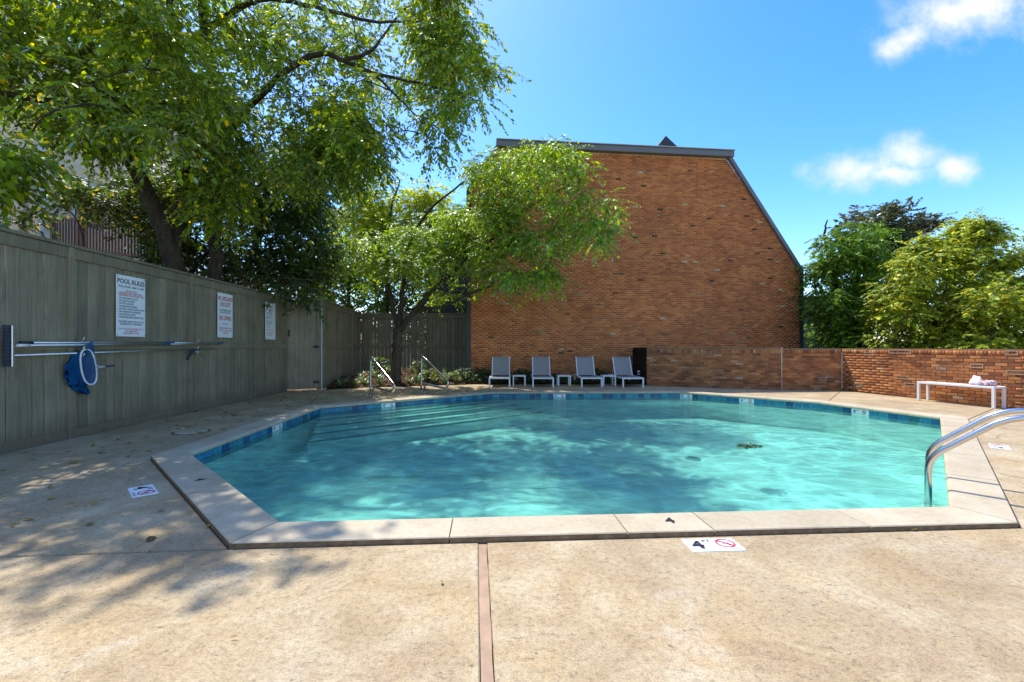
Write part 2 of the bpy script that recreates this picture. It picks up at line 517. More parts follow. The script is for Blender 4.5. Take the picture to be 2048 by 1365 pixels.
def mat_water():
    t = NT('pool_water'); p = t.pos()
    warp = t.n('ShaderNodeTexNoise'); t.l(p, warp.inputs['Vector']); warp.inputs['Scale'].default_value = 1.1; warp.inputs['Detail'].default_value = 3
    wv = t.n('ShaderNodeVectorMath', operation='MULTIPLY_ADD')
    t.l(warp.outputs[1], wv.inputs[0]); wv.inputs[1].default_value = (.55, .55, 0); t.l(p, wv.inputs[2])
    flat = t.mapping(wv.outputs[0], (1.0, 1.35, 0))
    # ripple height
    h1 = t.noise(flat, 2.3, 3, .5, .8)
    h2 = t.noise(t.mapping(flat, (1.0, 1.6, 0), rot=(0, 0, .4)), 7.5, 3, .5, .6)
    jet = t.n('ShaderNodeVectorMath', operation='DISTANCE'); t.l(p, jet.inputs[0]); jet.inputs[1].default_value = (4.75, 5.55, -.10)
    jm = t.ramp(jet.outputs['Value'], [(.15, 1.0), (.62, .0)]) if False else t.math('SUBTRACT', 1.0, t.math('DIVIDE', jet.outputs['Value'], 1.35), True)
    rings = t.math('SINE', t.math('ADD', t.math('MULTIPLY', jet.outputs['Value'], 42.0), t.math('MULTIPLY', h2, 9.0)))
    h = t.math('ADD', t.math('MULTIPLY', h1, .55), t.math('MULTIPLY', h2, .24))
    h = t.math('ADD', h, t.math('MULTIPLY', t.math('MULTIPLY', rings, jm), .075))
    nrm = t.bump(h, .9, .055)
    # ripple caustics painted into the water's tint as brighter and darker lines
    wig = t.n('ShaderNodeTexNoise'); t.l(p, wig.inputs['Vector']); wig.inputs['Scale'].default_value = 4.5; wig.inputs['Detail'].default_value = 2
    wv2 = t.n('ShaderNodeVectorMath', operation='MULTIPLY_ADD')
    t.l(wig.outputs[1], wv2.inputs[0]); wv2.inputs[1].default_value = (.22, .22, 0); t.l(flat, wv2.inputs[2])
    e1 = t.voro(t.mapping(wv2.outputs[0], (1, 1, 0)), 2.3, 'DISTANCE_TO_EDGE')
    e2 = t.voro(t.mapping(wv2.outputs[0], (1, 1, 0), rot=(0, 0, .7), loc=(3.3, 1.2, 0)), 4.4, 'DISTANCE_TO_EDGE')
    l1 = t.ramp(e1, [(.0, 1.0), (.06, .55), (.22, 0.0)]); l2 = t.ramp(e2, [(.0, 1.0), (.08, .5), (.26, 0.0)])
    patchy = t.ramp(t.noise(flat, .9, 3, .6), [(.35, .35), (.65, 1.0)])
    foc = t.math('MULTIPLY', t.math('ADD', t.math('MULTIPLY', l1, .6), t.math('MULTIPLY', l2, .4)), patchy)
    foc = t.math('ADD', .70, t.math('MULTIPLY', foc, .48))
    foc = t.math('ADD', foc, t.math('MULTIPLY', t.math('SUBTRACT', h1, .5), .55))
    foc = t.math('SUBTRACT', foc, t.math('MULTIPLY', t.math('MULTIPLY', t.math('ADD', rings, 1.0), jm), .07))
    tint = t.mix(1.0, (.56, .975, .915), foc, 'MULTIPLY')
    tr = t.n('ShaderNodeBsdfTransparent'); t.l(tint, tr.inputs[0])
    gl = t.n('ShaderNodeBsdfGlossy'); gl.inputs['Roughness'].default_value = .035; t.l(nrm, gl.inputs['Normal'])
    fr = t.n('ShaderNodeFresnel'); fr.inputs[0].default_value = 1.33; t.l(nrm, fr.inputs['Normal'])
    rf = t.n('ShaderNodeBsdfRefraction'); rf.inputs['IOR'].default_value = 1.33; rf.inputs['Roughness'].default_value = 0.0
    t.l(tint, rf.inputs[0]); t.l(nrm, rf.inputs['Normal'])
    mr_ = t.n('ShaderNodeMixShader'); mr_.inputs[0].default_value = .25
    t.l(tr.outputs[0], mr_.inputs[1]); t.l(rf.outputs[0], mr_.inputs[2])
    m = t.n('ShaderNodeMixShader'); t.l(t.math('MULTIPLY', fr.outputs[0], .6), m.inputs[0])
    t.l(mr_.outputs[0], m.inputs[1]); t.l(gl.outputs[0], m.inputs[2])
    return t.fin(m.outputs[0])

def mat_tile():
    t = NT('blue_tile'); p = t.pos(); r = t.rnd()
    c = t.ramp(r, [(0, (.012, .06, .14)), (.3, (.02, .13, .25)), (.6, (.03, .20, .30)), (.85, (.05, .26, .33)), (1, (.02, .09, .12))])
    n = t.noise(p, 30, 4, .7)
    c = t.mix(1.0, c, t.ramp(n, [(.3, .6), (.7, 1.5)]), 'MULTIPLY')
    return t.fin(t.bsdf(c, .18))

M = {}
M['deck'] = mat_deck()
M['coping'] = mat_coping()
M['coping_edge'] = simple('shaded_stained_edge', (.25, .16, .09), .85, noise=.5, nscale=18, bump=.4, spec=.2)
M['mortar_deck'] = mat_mortar('joint_mortar', (.30, .22, .15))
M['joint'] = simple('joint_filler', (.42, .275, .175), .8, noise=.25, nscale=9, bump=.4, spec=.2)
M['brick'] = mat_brick('wall_brick', [(0, (0.4326, 0.1186, 0.042)), (0.25, (0.5459, 0.1525, 0.05)), (0.55, (0.6386, 0.1842, 0.056)), (0.8, (0.7004, 0.2203, 0.062)), (0.96, (0.7416, 0.2712, 0.08)), (0.982, (0.6592, 0.2034, 0.06)), (0.986, (0.0721, 0.0396, 0.02)), (0.993, (0.0721, 0.0396, 0.02)), (0.996, (0.5768, 0.452, 0.26)), (1, (0.618, 0.5198, 0.34))])
M['mortar'] = mat_mortar('brick_mortar', (.72, .44, .23))
M['brick_old'] = mat_brick('garden_brick', [(0, (.24, .09, .042)), (.25, (.36, .13, .05)), (.55, (.46, .17, .06)), (.85, (.54, .22, .078)), (.96, (.58, .27, .11)), (1, (.50, .36, .25))], stain=.55)
M['mortar_old'] = mat_mortar('garden_mortar', (.34, .19, .10))
M['brick_shade'] = mat_brick('shade_dark_brick', [(0, (.022, .018, .014)), (.6, (.035, .026, .019)), (1, (.06, .036, .024))])  # return end: shade and dark stain painted into brick and mortar colour
M['mortar_shade'] = mat_mortar('shade_dark_mortar', (.03, .024, .019))
M['efflo'] = mat_mortar('pale_mortar', (.52, .37, .25))
M['fence'] = mat_fence()
M['gatewhite'] = simple('weathered_white_metal', (.55, .55, .52), .45, noise=.2)
M['iron'] = simple('black_iron', (.02, .02, .02), .5, noise=.2)
M['white'] = simple('white_powder_coat', (.78, .76, .74), .38, noise=.06)
M['signwhite'] = simple('white_sign_sheet', (.90, .89, .87), .35, noise=.04, nscale=5)
M['ink'] = simple('black_ink', (.015, .015, .018), .5, noise=0)
M['red'] = simple('red_ink', (.55, .03, .045), .5, noise=0)
M['grey_ink'] = simple('grey_ink', (.22, .20, .20), .5, noise=0)
M['alu'] = simple('aluminium', (.74, .73, .72), .34, 1.0, noise=.12, nscale=6)
M['steel'] = simple('stainless_steel', (.66, .64, .62), .17, 1.0, noise=.08, nscale=4)
M['blue'] = simple('blue_plastic', (.012, .075, .19), .4, noise=.15)
M['navy'] = simple('navy_plastic', (.012, .03, .07), .45, noise=.15)
M['plaster'] = simple('pool_plaster', (.70, .76, .70), .8, noise=.07, nscale=3, spec=.2)
M['nosing'] = simple('dark_step_tile', (.05, .17, .19), .3, noise=.2)
M['tile'] = mat_tile()
M['grout'] = simple('tile_grout', (.28, .42, .45), .8, noise=.1)
M['water'] = mat_water()
M['mulch'] = simple('mulch', (.085, .045, .026), .95, noise=.65, nscale=16, bump=1.0, spec=.1)
M['soil'] = simple('soil', (.20, .15, .095), .95, noise=.5, nscale=4, bump=.8, spec=.1)
M['metalroof'] = simple('grey_roof_metal', (.17, .16, .155), .5, .0, noise=.12, nscale=3)
M['metaldark'] = simple('dark_roof_metal', (.035, .032, .036), .45, .2, noise=.15, nscale=3)
M['slate'] = simple('roof_shingle', (.10, .095, .095), .85, noise=.3, nscale=8, bump=.5)
M['trimgreen'] = simple('dark_green_trim', (.045, .05, .045), .6, noise=.12)
M['sidinggreen'] = simple('grey_green_siding', (.15, .17, .145), .6, noise=.1)
M['beige'] = simple('beige_siding', (.88, .63, .38), .7, noise=.06, nscale=4)
M['cream'] = simple('cream_trim', (.70, .63, .54), .6, noise=.06)
M['brownwood'] = simple('brown_wood', (.22, .115, .065), .7, noise=.3, nscale=8, bump=.3)
M['glass'] = simple('window_glass', (.03, .05, .07), .06, noise=.1)
M['bark'] = mat_bark('tree_bark', (.030, .023, .016), (.115, .088, .058))
M['bark2'] = mat_bark('young_bark', (.032, .024, .017), (.13, .10, .066))
M['sling'] = NT('sling_mesh').m
def _sling():
    t = NT('sling_fabric'); p = t.objc()
    wv = t.n('ShaderNodeTexWave', bands_direction='X'); t.l(p, wv.inputs[0]); wv.inputs['Scale'].default_value = 60
    wv2 = t.n('ShaderNodeTexWave', bands_direction='Z'); t.l(p, wv2.inputs[0]); wv2.inputs['Scale'].default_value = 14; wv2.inputs['Distortion'].default_value = .6
    c = t.mix(1.0, (.33, .28, .25), t.ramp(wv.outputs[1], [(0, .8), (1, 1.1)]), 'MULTIPLY')
    c = t.mix(1.0, c, t.ramp(wv2.outputs[1], [(0, .78), (.5, 1.05)]), 'MULTIPLY')
    return t.fin(t.bsdf(c, .7))
M['sling'] = _sling()
def _net():
    t = NT('blue_net'); p = t.pos()
    n = t.noise(t.mapping(p, (3, 3, 1)), 9, 4, .6)
    c = t.mix(1.0, (.015, .12, .30), t.ramp(n, [(.3, .6), (.7, 1.35)]), 'MULTIPLY')
    d = t.n('ShaderNodeBsdfDiffuse'); t.l(c, d.inputs[0])
    tr = t.n('ShaderNodeBsdfTranslucent'); t.l(c, tr.inputs[0])
    m1 = t.n('ShaderNodeMixShader'); m1.inputs[0].default_value = .35
    t.l(d.outputs[0], m1.inputs[1]); t.l(tr.outputs[0], m1.inputs[2])
    tp = t.n('ShaderNodeBsdfTransparent')
    m2 = t.n('ShaderNodeMixShader'); m2.inputs[0].default_value = .22
    t.l(m1.outputs[0], m2.inputs[1]); t.l(tp.outputs[0], m2.inputs[2])
    return t.fin(m2.outputs[0])
M['net'] = _net()
M['leaf_big'] = mat_leaf('leaf_hackberry', [(0, (0.1098, 0.1787, 0.0057)), (0.35, (0.1764, 0.2829, 0.0085)), (0.7, (0.2747, 0.4019, 0.0103)), (0.95, (0.4318, 0.5359, 0.0131)), (0.98, (1.1777, 0.8931, 0.014)), (1, (1.6487, 0.9524, 0.014))], 0.52)
M['leaf_small'] = mat_leaf('leaf_small_tree', [(0, (0.1322, 0.2453, 0.0093)), (0.4, (0.2293, 0.3925, 0.0133)), (0.8, (0.3746, 0.543, 0.0165)), (1, (0.6171, 0.7006, 0.0198))], 0.55, gloss=.16)
M['leaf_yel'] = mat_leaf('leaf_lime', [(0, (0.2413, 0.348, 0.017)), (0.5, (0.4344, 0.5336, 0.0208)), (1, (0.7722, 0.7657, 0.0284))], 0.62)
M['leaf_dark'] = mat_leaf('leaf_evergreen', [(0, (0.0352, 0.0773, 0.0124)), (0.5, (0.0586, 0.1187, 0.0161)), (1, (0.1173, 0.2013, 0.0223))], 0.4, gloss=.14)
M['leaf_mid'] = mat_leaf('leaf_mid', [(0, (0.0759, 0.1715, 0.0124)), (0.5, (0.1366, 0.2769, 0.0155)), (1, (0.2579, 0.3955, 0.0233))], 0.5)
M['leaf_crape'] = mat_leaf('leaf_crape', [(0, (0.1541, 0.2709, 0.0114)), (0.4, (0.2914, 0.4237, 0.0142)), (0.75, (0.5482, 0.5928, 0.0185)), (0.92, (0.9252, 0.7961, 0.032)), (1, (1.2336, 0.9146, 0.064))], 0.52, gloss=.18)
M['leaf_mag'] = mat_leaf('leaf_magnolia', [(0, (0.0448, 0.0707, 0.0224)), (0.5, (0.0806, 0.1082, 0.032)), (1, (0.2128, 0.1768, 0.0672))], .25, gloss=.14)
M['leaf_sapling'] = mat_leaf('leaf_sapling', [(0, (.04, .095, .014)), (.5, (.075, .15, .02)), (.86, (.13, .21, .024)), (.93, (.55, .40, .03)), (1, (.68, .48, .04))], .5)
M['leaf_ivy'] = mat_leaf('leaf_ivy', [(0, (0.0231, 0.0524, 0.0168)), (0.6, (0.0462, 0.0893, 0.0252)), (1, (0.0924, 0.1386, 0.042))], .3)
M['blade'] = mat_leaf('leaf_blade', [(0, (0.0504, 0.1008, 0.021)), (0.6, (0.1092, 0.1848, 0.035)), (1, (0.252, 0.3024, 0.07))], .4)
M['hosta'] = mat_leaf('leaf_hosta', [(0, (0.156, 0.24, 0.024)), (1, (0.36, 0.408, 0.048))], .45)
M['dead'] = mat_leaf('leaf_fallen', [(0, (0.12, 0.066, 0.024)), (0.45, (0.288, 0.18, 0.036)), (0.8, (0.456, 0.324, 0.048)), (1, (0.192, 0.096, 0.036))], .2)

# ------------------------------------------------------------------ ground, pool, deck
A, H_, F_, G_, E_, D_, C_, B_ = ((-1.566, 2.908), (3.229, 3.20), (7.168, 7.318), (6.555, 9.365), (4.38, 11.47), (-.503, 11.34), (-3.775, 8.65), (-3.584, 4.838))
POOL = [A, H_, F_, G_, E_, D_, C_, B_]
CW = 0.29
OUT = offset_poly(POOL, CW)
OA, OH, OF, OG, OE, OD, OC, OB = OUT
WATER_Z = -0.10
FLOOR_Z = -0.60
CZ = 0.036

hole = offset_poly(POOL, CW + .02)
big = [(hole[i][0] + (hole[i][0] - 1.6) * 60, hole[i][1] + (hole[i][1] - 7.2) * 60) for i in range(8)]
g = MB()
g.add([(x, y, -.022) for x, y in hole] + [(x, y, -.022) for x, y in big], [(i, 8 + i, 8 + (i + 1) % 8, (i + 1) % 8) for i in range(8)])
tag(g.build('ground', M['soil']), 'bare brown soil under and beyond the pool deck', 'ground', kind='structure')

# deck slabs
deck = tag(empty('pool_deck'), 'weathered beige concrete deck all round the pool', 'pool deck', kind='structure')
def on_line(p, q, t): return (p[0] + (q[0] - p[0]) * t, p[1] + (q[1] - p[1]) * t)
L1end = (-5.58, 2.30); L12 = (-4.06, 2.425); L3end = (-5.71, 4.50)
tJ = (-0.18 - OA[0]) / (OH[0] - OA[0])
JT = on_line(OA, OH, tJ)
def jx(y): return JT[0] + (JT[1] - y) * .082
slabs = [
    [OA, L12, L1end, (-5.58, -4), (jx(-4) - .021, -4), (jx(JT[1]) - .021, JT[1])],
    [(jx(JT[1]) + .021, JT[1]), (jx(-4) + .021, -4), (9, -4), (9, -1), OH],
    [OA, OB, L12],
    [OB, L3end, L1end, L12],
    [OB, OC, (-5.27, 12.23), (-6.06, 11.83), L3end],
    [OC, OD, (-1.30, 14.0), (-4.7, 12.75), (-5.27, 12.23)],
    [OD, OE, (5.8, 12.86), (4.17, 13.66), (4.17, 14.25), (-1.30, 14.0)],
    [OE, OG, (9.03, 12.06), (7.44, 12.30), (5.8, 12.86)],
    [OG, OF, (9.72, 8.8), (9.03, 12.06)],
    [OF, OH, (9, -1), (10.5, -2), (10.42, 5.4), (9.72, 8.8)],
]
for s in slabs:
    s = offset_poly(s, -.006)
    m = MB().prism(s, -.10, 0.0)
    o = m.build('deck_slab', M['deck'], deck)
    bm = bmesh.new(); bm.from_mesh(o.data)
    bmesh.ops.bevel(bm, geom=[e for e in bm.edges if all(v.co.z > -.01 for v in e.verts)], offset=.006, segments=1, affect='EDGES')
    bm.to_mesh(o.data); bm.free()
mj = MB()
ys = np.linspace(JT[1] - .02, -3.9, 60)
vs = []
for i, y in enumerate(ys):
    a = .0255 + rng.normal(0, .0012); b = .0235 + rng.normal(0, .002)
    vs += [(jx(y) - a, y, -.004), (jx(y) + b, y, -.004)]
mj.add(vs, [(2 * i, 2 * i + 2, 2 * i + 3, 2 * i + 1) for i in range(len(ys) - 1)])
mj.build('joint_filler', M['joint'], deck)

# pool shell
inn = POOL
pool_m = MB()
n8 = 8
ring = offset_poly(POOL, CW + .03)
top = [(x, y, -.024) for x, y in inn]; outr = [(x, y, -.024) for x, y in ring]
bot = [(x, y, FLOOR_Z) for x, y in inn]
pool_m.add(outr + top + bot, [(i, (i + 1) % 8, 8 + (i + 1) % 8, 8 + i) for i in range(8)] + [(8 + i, 8 + (i + 1) % 8, 16 + (i + 1) % 8, 16 + i) for i in range(8)] + [tuple(range(16, 24))])
pool = pool_m.build('swimming_pool', M['plaster'])
tag(pool, 'eight sided pool with pale plaster, blue waterline tiles and stone coping', 'swimming pool', kind='structure')

def edge_frame(i):
    a = Vector(POOL[i]); b = Vector(POOL[(i + 1) % 8])
    d = (b - a); L = d.length; d.normalize()
    return a, b, d, Vector((d.y, -d.x)), L          # outward normal

PROF = [(-.034, -.010), (-.036, .012), (-.030, .026), (-.018, .0335), (0.0, CZ), (CW - .008, CZ), (CW - .002, CZ - .006), (CW - .002, -.018), (-.020, -.018)]
def coping_stone(i, t0, t1, gap=.004):
    a, b, d, nrm, L = edge_frame(i)
    am = (Vector(OUT[i]) - a); bm_ = (Vector(OUT[(i + 1) % 8]) - b)
    k0 = am.dot(d) / CW if t0 <= 0 else 0.0
    k1 = bm_.dot(d) / CW if t1 >= 1 else 0.0
    vs = []
    for s, k, gp in ((t0 * L, k0, gap), (t1 * L, k1, -gap)):
        for dd, z in PROF:
            p = a + d * (s + k * dd + gp) + nrm * dd
            vs.append((p.x, p.y, z + stone_dz))
    n = len(PROF)
    m = MB().add(vs, [(j, n + j, n + (j + 1) % n, (j + 1) % n) for j in range(n)], False)
    m.f.append(tuple(range(n))); m.smooth.append(False)
    m.f.append(tuple(range(2 * n - 1, n - 1, -1))); m.smooth.append(False)
    o = m.build('coping_stone', M['coping'], pool)
    o.data.materials.append(M['coping_edge'])
    o.data.polygons[6].material_index = 1          # outer edge: earth stain, with its shade painted into the brown
    return o

four_stones = []
cuts = {0: [0, .243, .474, .591, .809, 1], 7: [0, .328, .604, 1]}
for i in range(8):
    a, b, d, nrm, L = edge_frame(i)
    cc = cuts.get(i)
    if cc is None:
        k = max(2, round(L / 1.2)); cc = [j / k for j in range(k + 1)]
    for j in range(len(cc) - 1):
        stone_dz = rng.uniform(-.0015, .0015)
        o = coping_stone(i, cc[j], cc[j + 1])
        if i == 0 and j == 2: four_stones.append((o, i, .5 * (cc[j] + cc[j + 1])))
        if i == 7 and j == 1: four_stones.append((o, i, .5 * (cc[j] + cc[j + 1])))
# mortar bed seen in the joints
mb_ = MB()
for i in range(8):
    o1, o2 = OUT[i], OUT[(i + 1) % 8]; a, b = POOL[i], POOL[(i + 1) % 8]
    mb_.add([(a[0], a[1], CZ - .012), (b[0], b[1], CZ - .012), (o2[0], o2[1], CZ - .012), (o1[0], o1[1], CZ - .012)], [(0, 3, 2, 1)])
mb_.build('coping_mortar', M['mortar_deck'], pool)

# text helper: FONT curve -> mesh, lying in the frame (origin, x axis, y axis)
def text_mesh(s, size, bold=0.0, align='CENTER', squeeze=1.0):
    cu = bpy.data.curves.new('lettering', 'FONT')
    cu.body = s; cu.size = size; cu.align_x = align; cu.align_y = 'CENTER'; cu.offset = bold; cu.resolution_u = 2
    ob = bpy.data.objects.new('lettering', cu)
    COL.objects.link(ob)
    dg = bpy.context.evaluated_depsgraph_get()
    me = bpy.data.meshes.new_from_object(ob.evaluated_get(dg))
    vs = [(v.co.x * squeeze, v.co.y, 0) for v in me.vertices]
    fs = [tuple(p.vertices) for p in me.polygons]
    bpy.data.objects.remove(ob); bpy.data.curves.remove(cu); bpy.data.meshes.remove(me)
    return vs, fs
def put_text(mb, s, size, o, ax, ay, x, y, lift=.0015, **k):
    vs, fs = text_mesh(s, size, **k)
    o, ax, ay = Vector(o), Vector(ax), Vector(ay); az = ax.cross(ay)
    mb.add([o + ax * (x + v[0]) + ay * (y + v[1]) + az * lift for v in vs], fs)
def put_ring(mb, o, ax, ay, x, y, r0, r1, lift=.0015, n=24, slash=True, fig=None):
    o, ax, ay = Vector(o), Vector(ax), Vector(ay); az = ax.cross(ay)
    vs = []
    for k in range(n):
        c, s_ = math.cos(2 * math.pi * k / n), math.sin(2 * math.pi * k / n)
        vs += [o + ax * (x + c * r0) + ay * (y + s_ * r0) + az * lift, o + ax * (x + c * r1) + ay * (y + s_ * r1) + az * lift]
    mb.add(vs, [(2 * k, 2 * k + 1, 2 * ((k + 1) % n) + 1, 2 * ((k + 1) % n)) for k in range(n)])
    if slash:
        w_ = (r1 - r0) * .42; c = math.sqrt(.5) * r0 * 1.02
        q = [(-c - w_, c - w_), (-c + w_, c + w_), (c + w_, -c + w_), (c - w_, -c - w_)]
        mb.add([o + ax * (x + u) + ay * (y + v) + az * (lift + .0004) for u, v in q], [(0, 1, 2, 3)[::-1]])
def put_diver(mb, o, ax, ay, x, y, r, lift=.0012):
    """small diving figure: head, trunk, arms, legs"""
    o, ax, ay = Vector(o), Vector(ax), Vector(ay); az = ax.cross(ay)
    def strip(p, q, w_):
        px_, py_ = q[0] - p[0], q[1] - p[1]; l = math.hypot(px_, py_); nx, ny = -py_ / l * w_, px_ / l * w_
        pts = [(p[0] + nx, p[1] + ny), (p[0] - nx, p[1] - ny), (q[0] - nx, q[1] - ny), (q[0] + nx, q[1] + ny)]
        mb.add([o + ax * (x + u * r) + ay * (y + v * r) + az * lift for u, v in pts], [(0, 1, 2, 3)])
    strip((-.55, .45), (.0, .05), .10); strip((0, .05), (.35, -.40), .08); strip((0, .05), (.55, .0), .07); strip((-.1, .1), (-.35, -.35), .06)
    hd = [(.12 * math.cos(k * math.pi / 4) + .30, .12 * math.sin(k * math.pi / 4) - .62) for k in range(8)]
    mb.add([o + ax * (x + u * r) + ay * (y + v * r) + az * lift for u, v in hd], [tuple(range(8))])

for o, i, tm in four_stones:
    a, b, d, nrm, L = edge_frame(i)
    mb_ = MB()
    pt = a + d * (tm * L + (.06 if i == 0 else 0)) + nrm * .125
    up = -nrm
    put_text(mb_, '4', .115, (pt.x, pt.y, CZ), (d.x, d.y, 0), (up.x, up.y, 0), 0, 0, lift=.003, bold=.004)
    mb_.build('lettering', M['ink'], o)

# waterline tiles, with depth markers let in
marks = {6: [.57], 5: [.36], 4: [.365, .93], 3: [.40], 2: [.55]}      # edge index -> positions measured from the edge's start
marks = {6: [.42], 5: [.64], 4: [.62], 3: [.94, .47], 2: [.55]}
TW, TH = .152, .150
for i in range(8):
    a, b, d, nrm, L = edge_frame(i)
    k = int(L / (TW + .004)); step = L / k
    mk = [int(t * k) for t in marks.get(i, [])]
    for j in range(k):
        if any(j in (q, q + 1) for q in mk):
            continue
        p = a + d * (j * step + step / 2)
        tm_ = MB().frame_box((p.x, p.y, 0), (d.x, d.y, 0), (-nrm.x, -nrm.y, 0), (0, 0, 1), -step / 2 + .003, step / 2 - .003, -.004, .007 + rng.uniform(0, .002), -.176, -.022)
        tm_.build('tile', M['tile'], pool)
    for q in mk:
        p = a + d * ((q + 1) * step)
        fr = ((p.x, p.y, 0), (d.x, d.y, 0), (-nrm.x, -nrm.y, 0), (0, 0, 1))
        o = MB().frame_box(*fr, -step + .004, step - .004, -.004, .010, -.165, -.024).build('depth_tile', M['signwhite'], pool)
        ori = Vector((p.x, p.y, -.068)) - Vector((nrm.x, nrm.y, 0)) * .0105
        ax = Vector((-d.x, -d.y, 0))
        t1 = MB(); put_text(t1, '4', .085, ori, ax, (0, 0, 1), -.105, 0, bold=.003); put_text(t1, 'FT', .04, ori, ax, (0, 0, 1), -.045, .015)
        t1.build('lettering', M['ink'], o)
        t2 = MB(); put_ring(t2, ori, ax, (0, 0, 1), .075, .0, .026, .036); t2.build('no_diving_symbol', M['red'], o)

# steps along the C-D side
a, b, d, nrm, L = edge_frame(5)        # from D to C
for k, (dep, z) in enumerate([(.34, -.19), (.66, -.255), (.98, -.32), (1.30, -.385)]):
    k0, k1 = -.45 * dep, -.45 * dep
    p0 = a + d * (.02 + k0); p1 = b - d * (.02 + k1)
    q0 = p0 - nrm * dep; q1 = p1 - nrm * dep
    zb = FLOOR_Z + .002 * k
    st = MB().prism([(a.x, a.y), (b.x, b.y), (q1.x, q1.y), (q0.x, q0.y)], zb, z).build('pool_step', M['plaster'], pool)
    MB().bar((q0.x, q0.y, z + .001), (q1.x, q1.y, z + .001), .026, .03).build('step_edge_tile', M['nosing'], st)
# main drain grille on the floor
dp = P(1410, 856, 1.0); dp = Vector((2.9, 7.05, FLOOR_Z))
dr = MB().lathe(dp, [(.12, .002), (.12, .014), (.105, .02)], 20).build('drain_cover', M['grout'], pool)
mm = MB()
for k in range(-4, 5): mm.box(dp + Vector((k * .02, 0, .022)), (.008, 2 * math.sqrt(.095 ** 2 - (k * .02) ** 2), .005))
mm.build('drain_slot', M['nosing'], dr)

wm_ = MB().add([(x, y, WATER_Z) for x, y in offset_poly(POOL, -.012)], [tuple(range(8))])
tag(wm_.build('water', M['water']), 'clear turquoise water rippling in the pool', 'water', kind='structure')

# expose deck markers
def deck_marker(c, rz, label, size=(.325, .165)):
    ax = Vector((math.cos(rz), math.sin(rz), 0)); ay = Vector((-math.sin(rz), math.cos(rz), 0))
    r = empty('depth_marker', (c[0], c[1], 0), 0)
    o = Vector((0, 0, .005))
    hw, hh = size[0] / 2, size[1] / 2
    for s in (-1, 1):
        MB().frame_box((0, 0, 0), ax, ay, (0, 0, 1), s * hw / 2 - hw / 2 + .0015, s * hw / 2 + hw / 2 - .0015, -hh, hh, -.01, .005, .001).build('tile', M['signwhite'], r)
    t1 = MB(); put_text(t1, '4', .135, o, ax, ay, -.095, -.005, bold=.006); t1.build('depth_figure', M['ink'], r)
    t1 = MB(); put_text(t1, 'FT', .05, o, ax, ay, -.022, .045, bold=.001); t1.build('lettering', M['ink'], r)
    t1 = MB(); put_text(t1, 'NO DIVING', .026, o, ax, ay, .083, -.066); t1.build('lettering', M['ink'], r)
    t1 = MB(); put_diver(t1, o, ax, ay, .083, .015, .045); t1.build('diver_figure', M['ink'], r)
    t2 = MB(); put_ring(t2, o, ax, ay, .083, .012, .046, .058, lift=.002); t2.build('no_diving_symbol', M['red'], r)
    tag(r, label, 'depth marker', 'depth markers let into the deck')
a0, b0, d0, n0, L0 = edge_frame(0)
deck_marker((1.215, 2.66), math.atan2(d0.y, d0.x), 'white depth marker reading 4 FT in the sunlit deck nearest the camera')
a7, b7, d7, n7, L7 = edge_frame(7)
deck_marker((-3.07, 3.66), math.atan2(d7.y, d7.x), 'white depth marker reading 4 FT in the dappled deck slab towards the fence')
a1, b1, d1, n1, L1 = edge_frame(1)
deck_marker((5.85, 5.28), math.atan2(d1.y, d1.x), 'white depth marker in the pale deck beyond the pool ladder')

lid = tag(MB().lathe((-4.52, 6.2, 0), [(.20, -.02), (.20, .006), (.17, .012)], 28).build('skimmer_hatch', M['coping']), 'round pale skimmer hatch set in the deck between fence and pool', 'hatch')
MB().lathe((-4.52, 6.2, 0), [(.225, -.02), (.225, .004), (.207, .004), (.207, -.02)], 28).build('rim', M['iron'], lid)

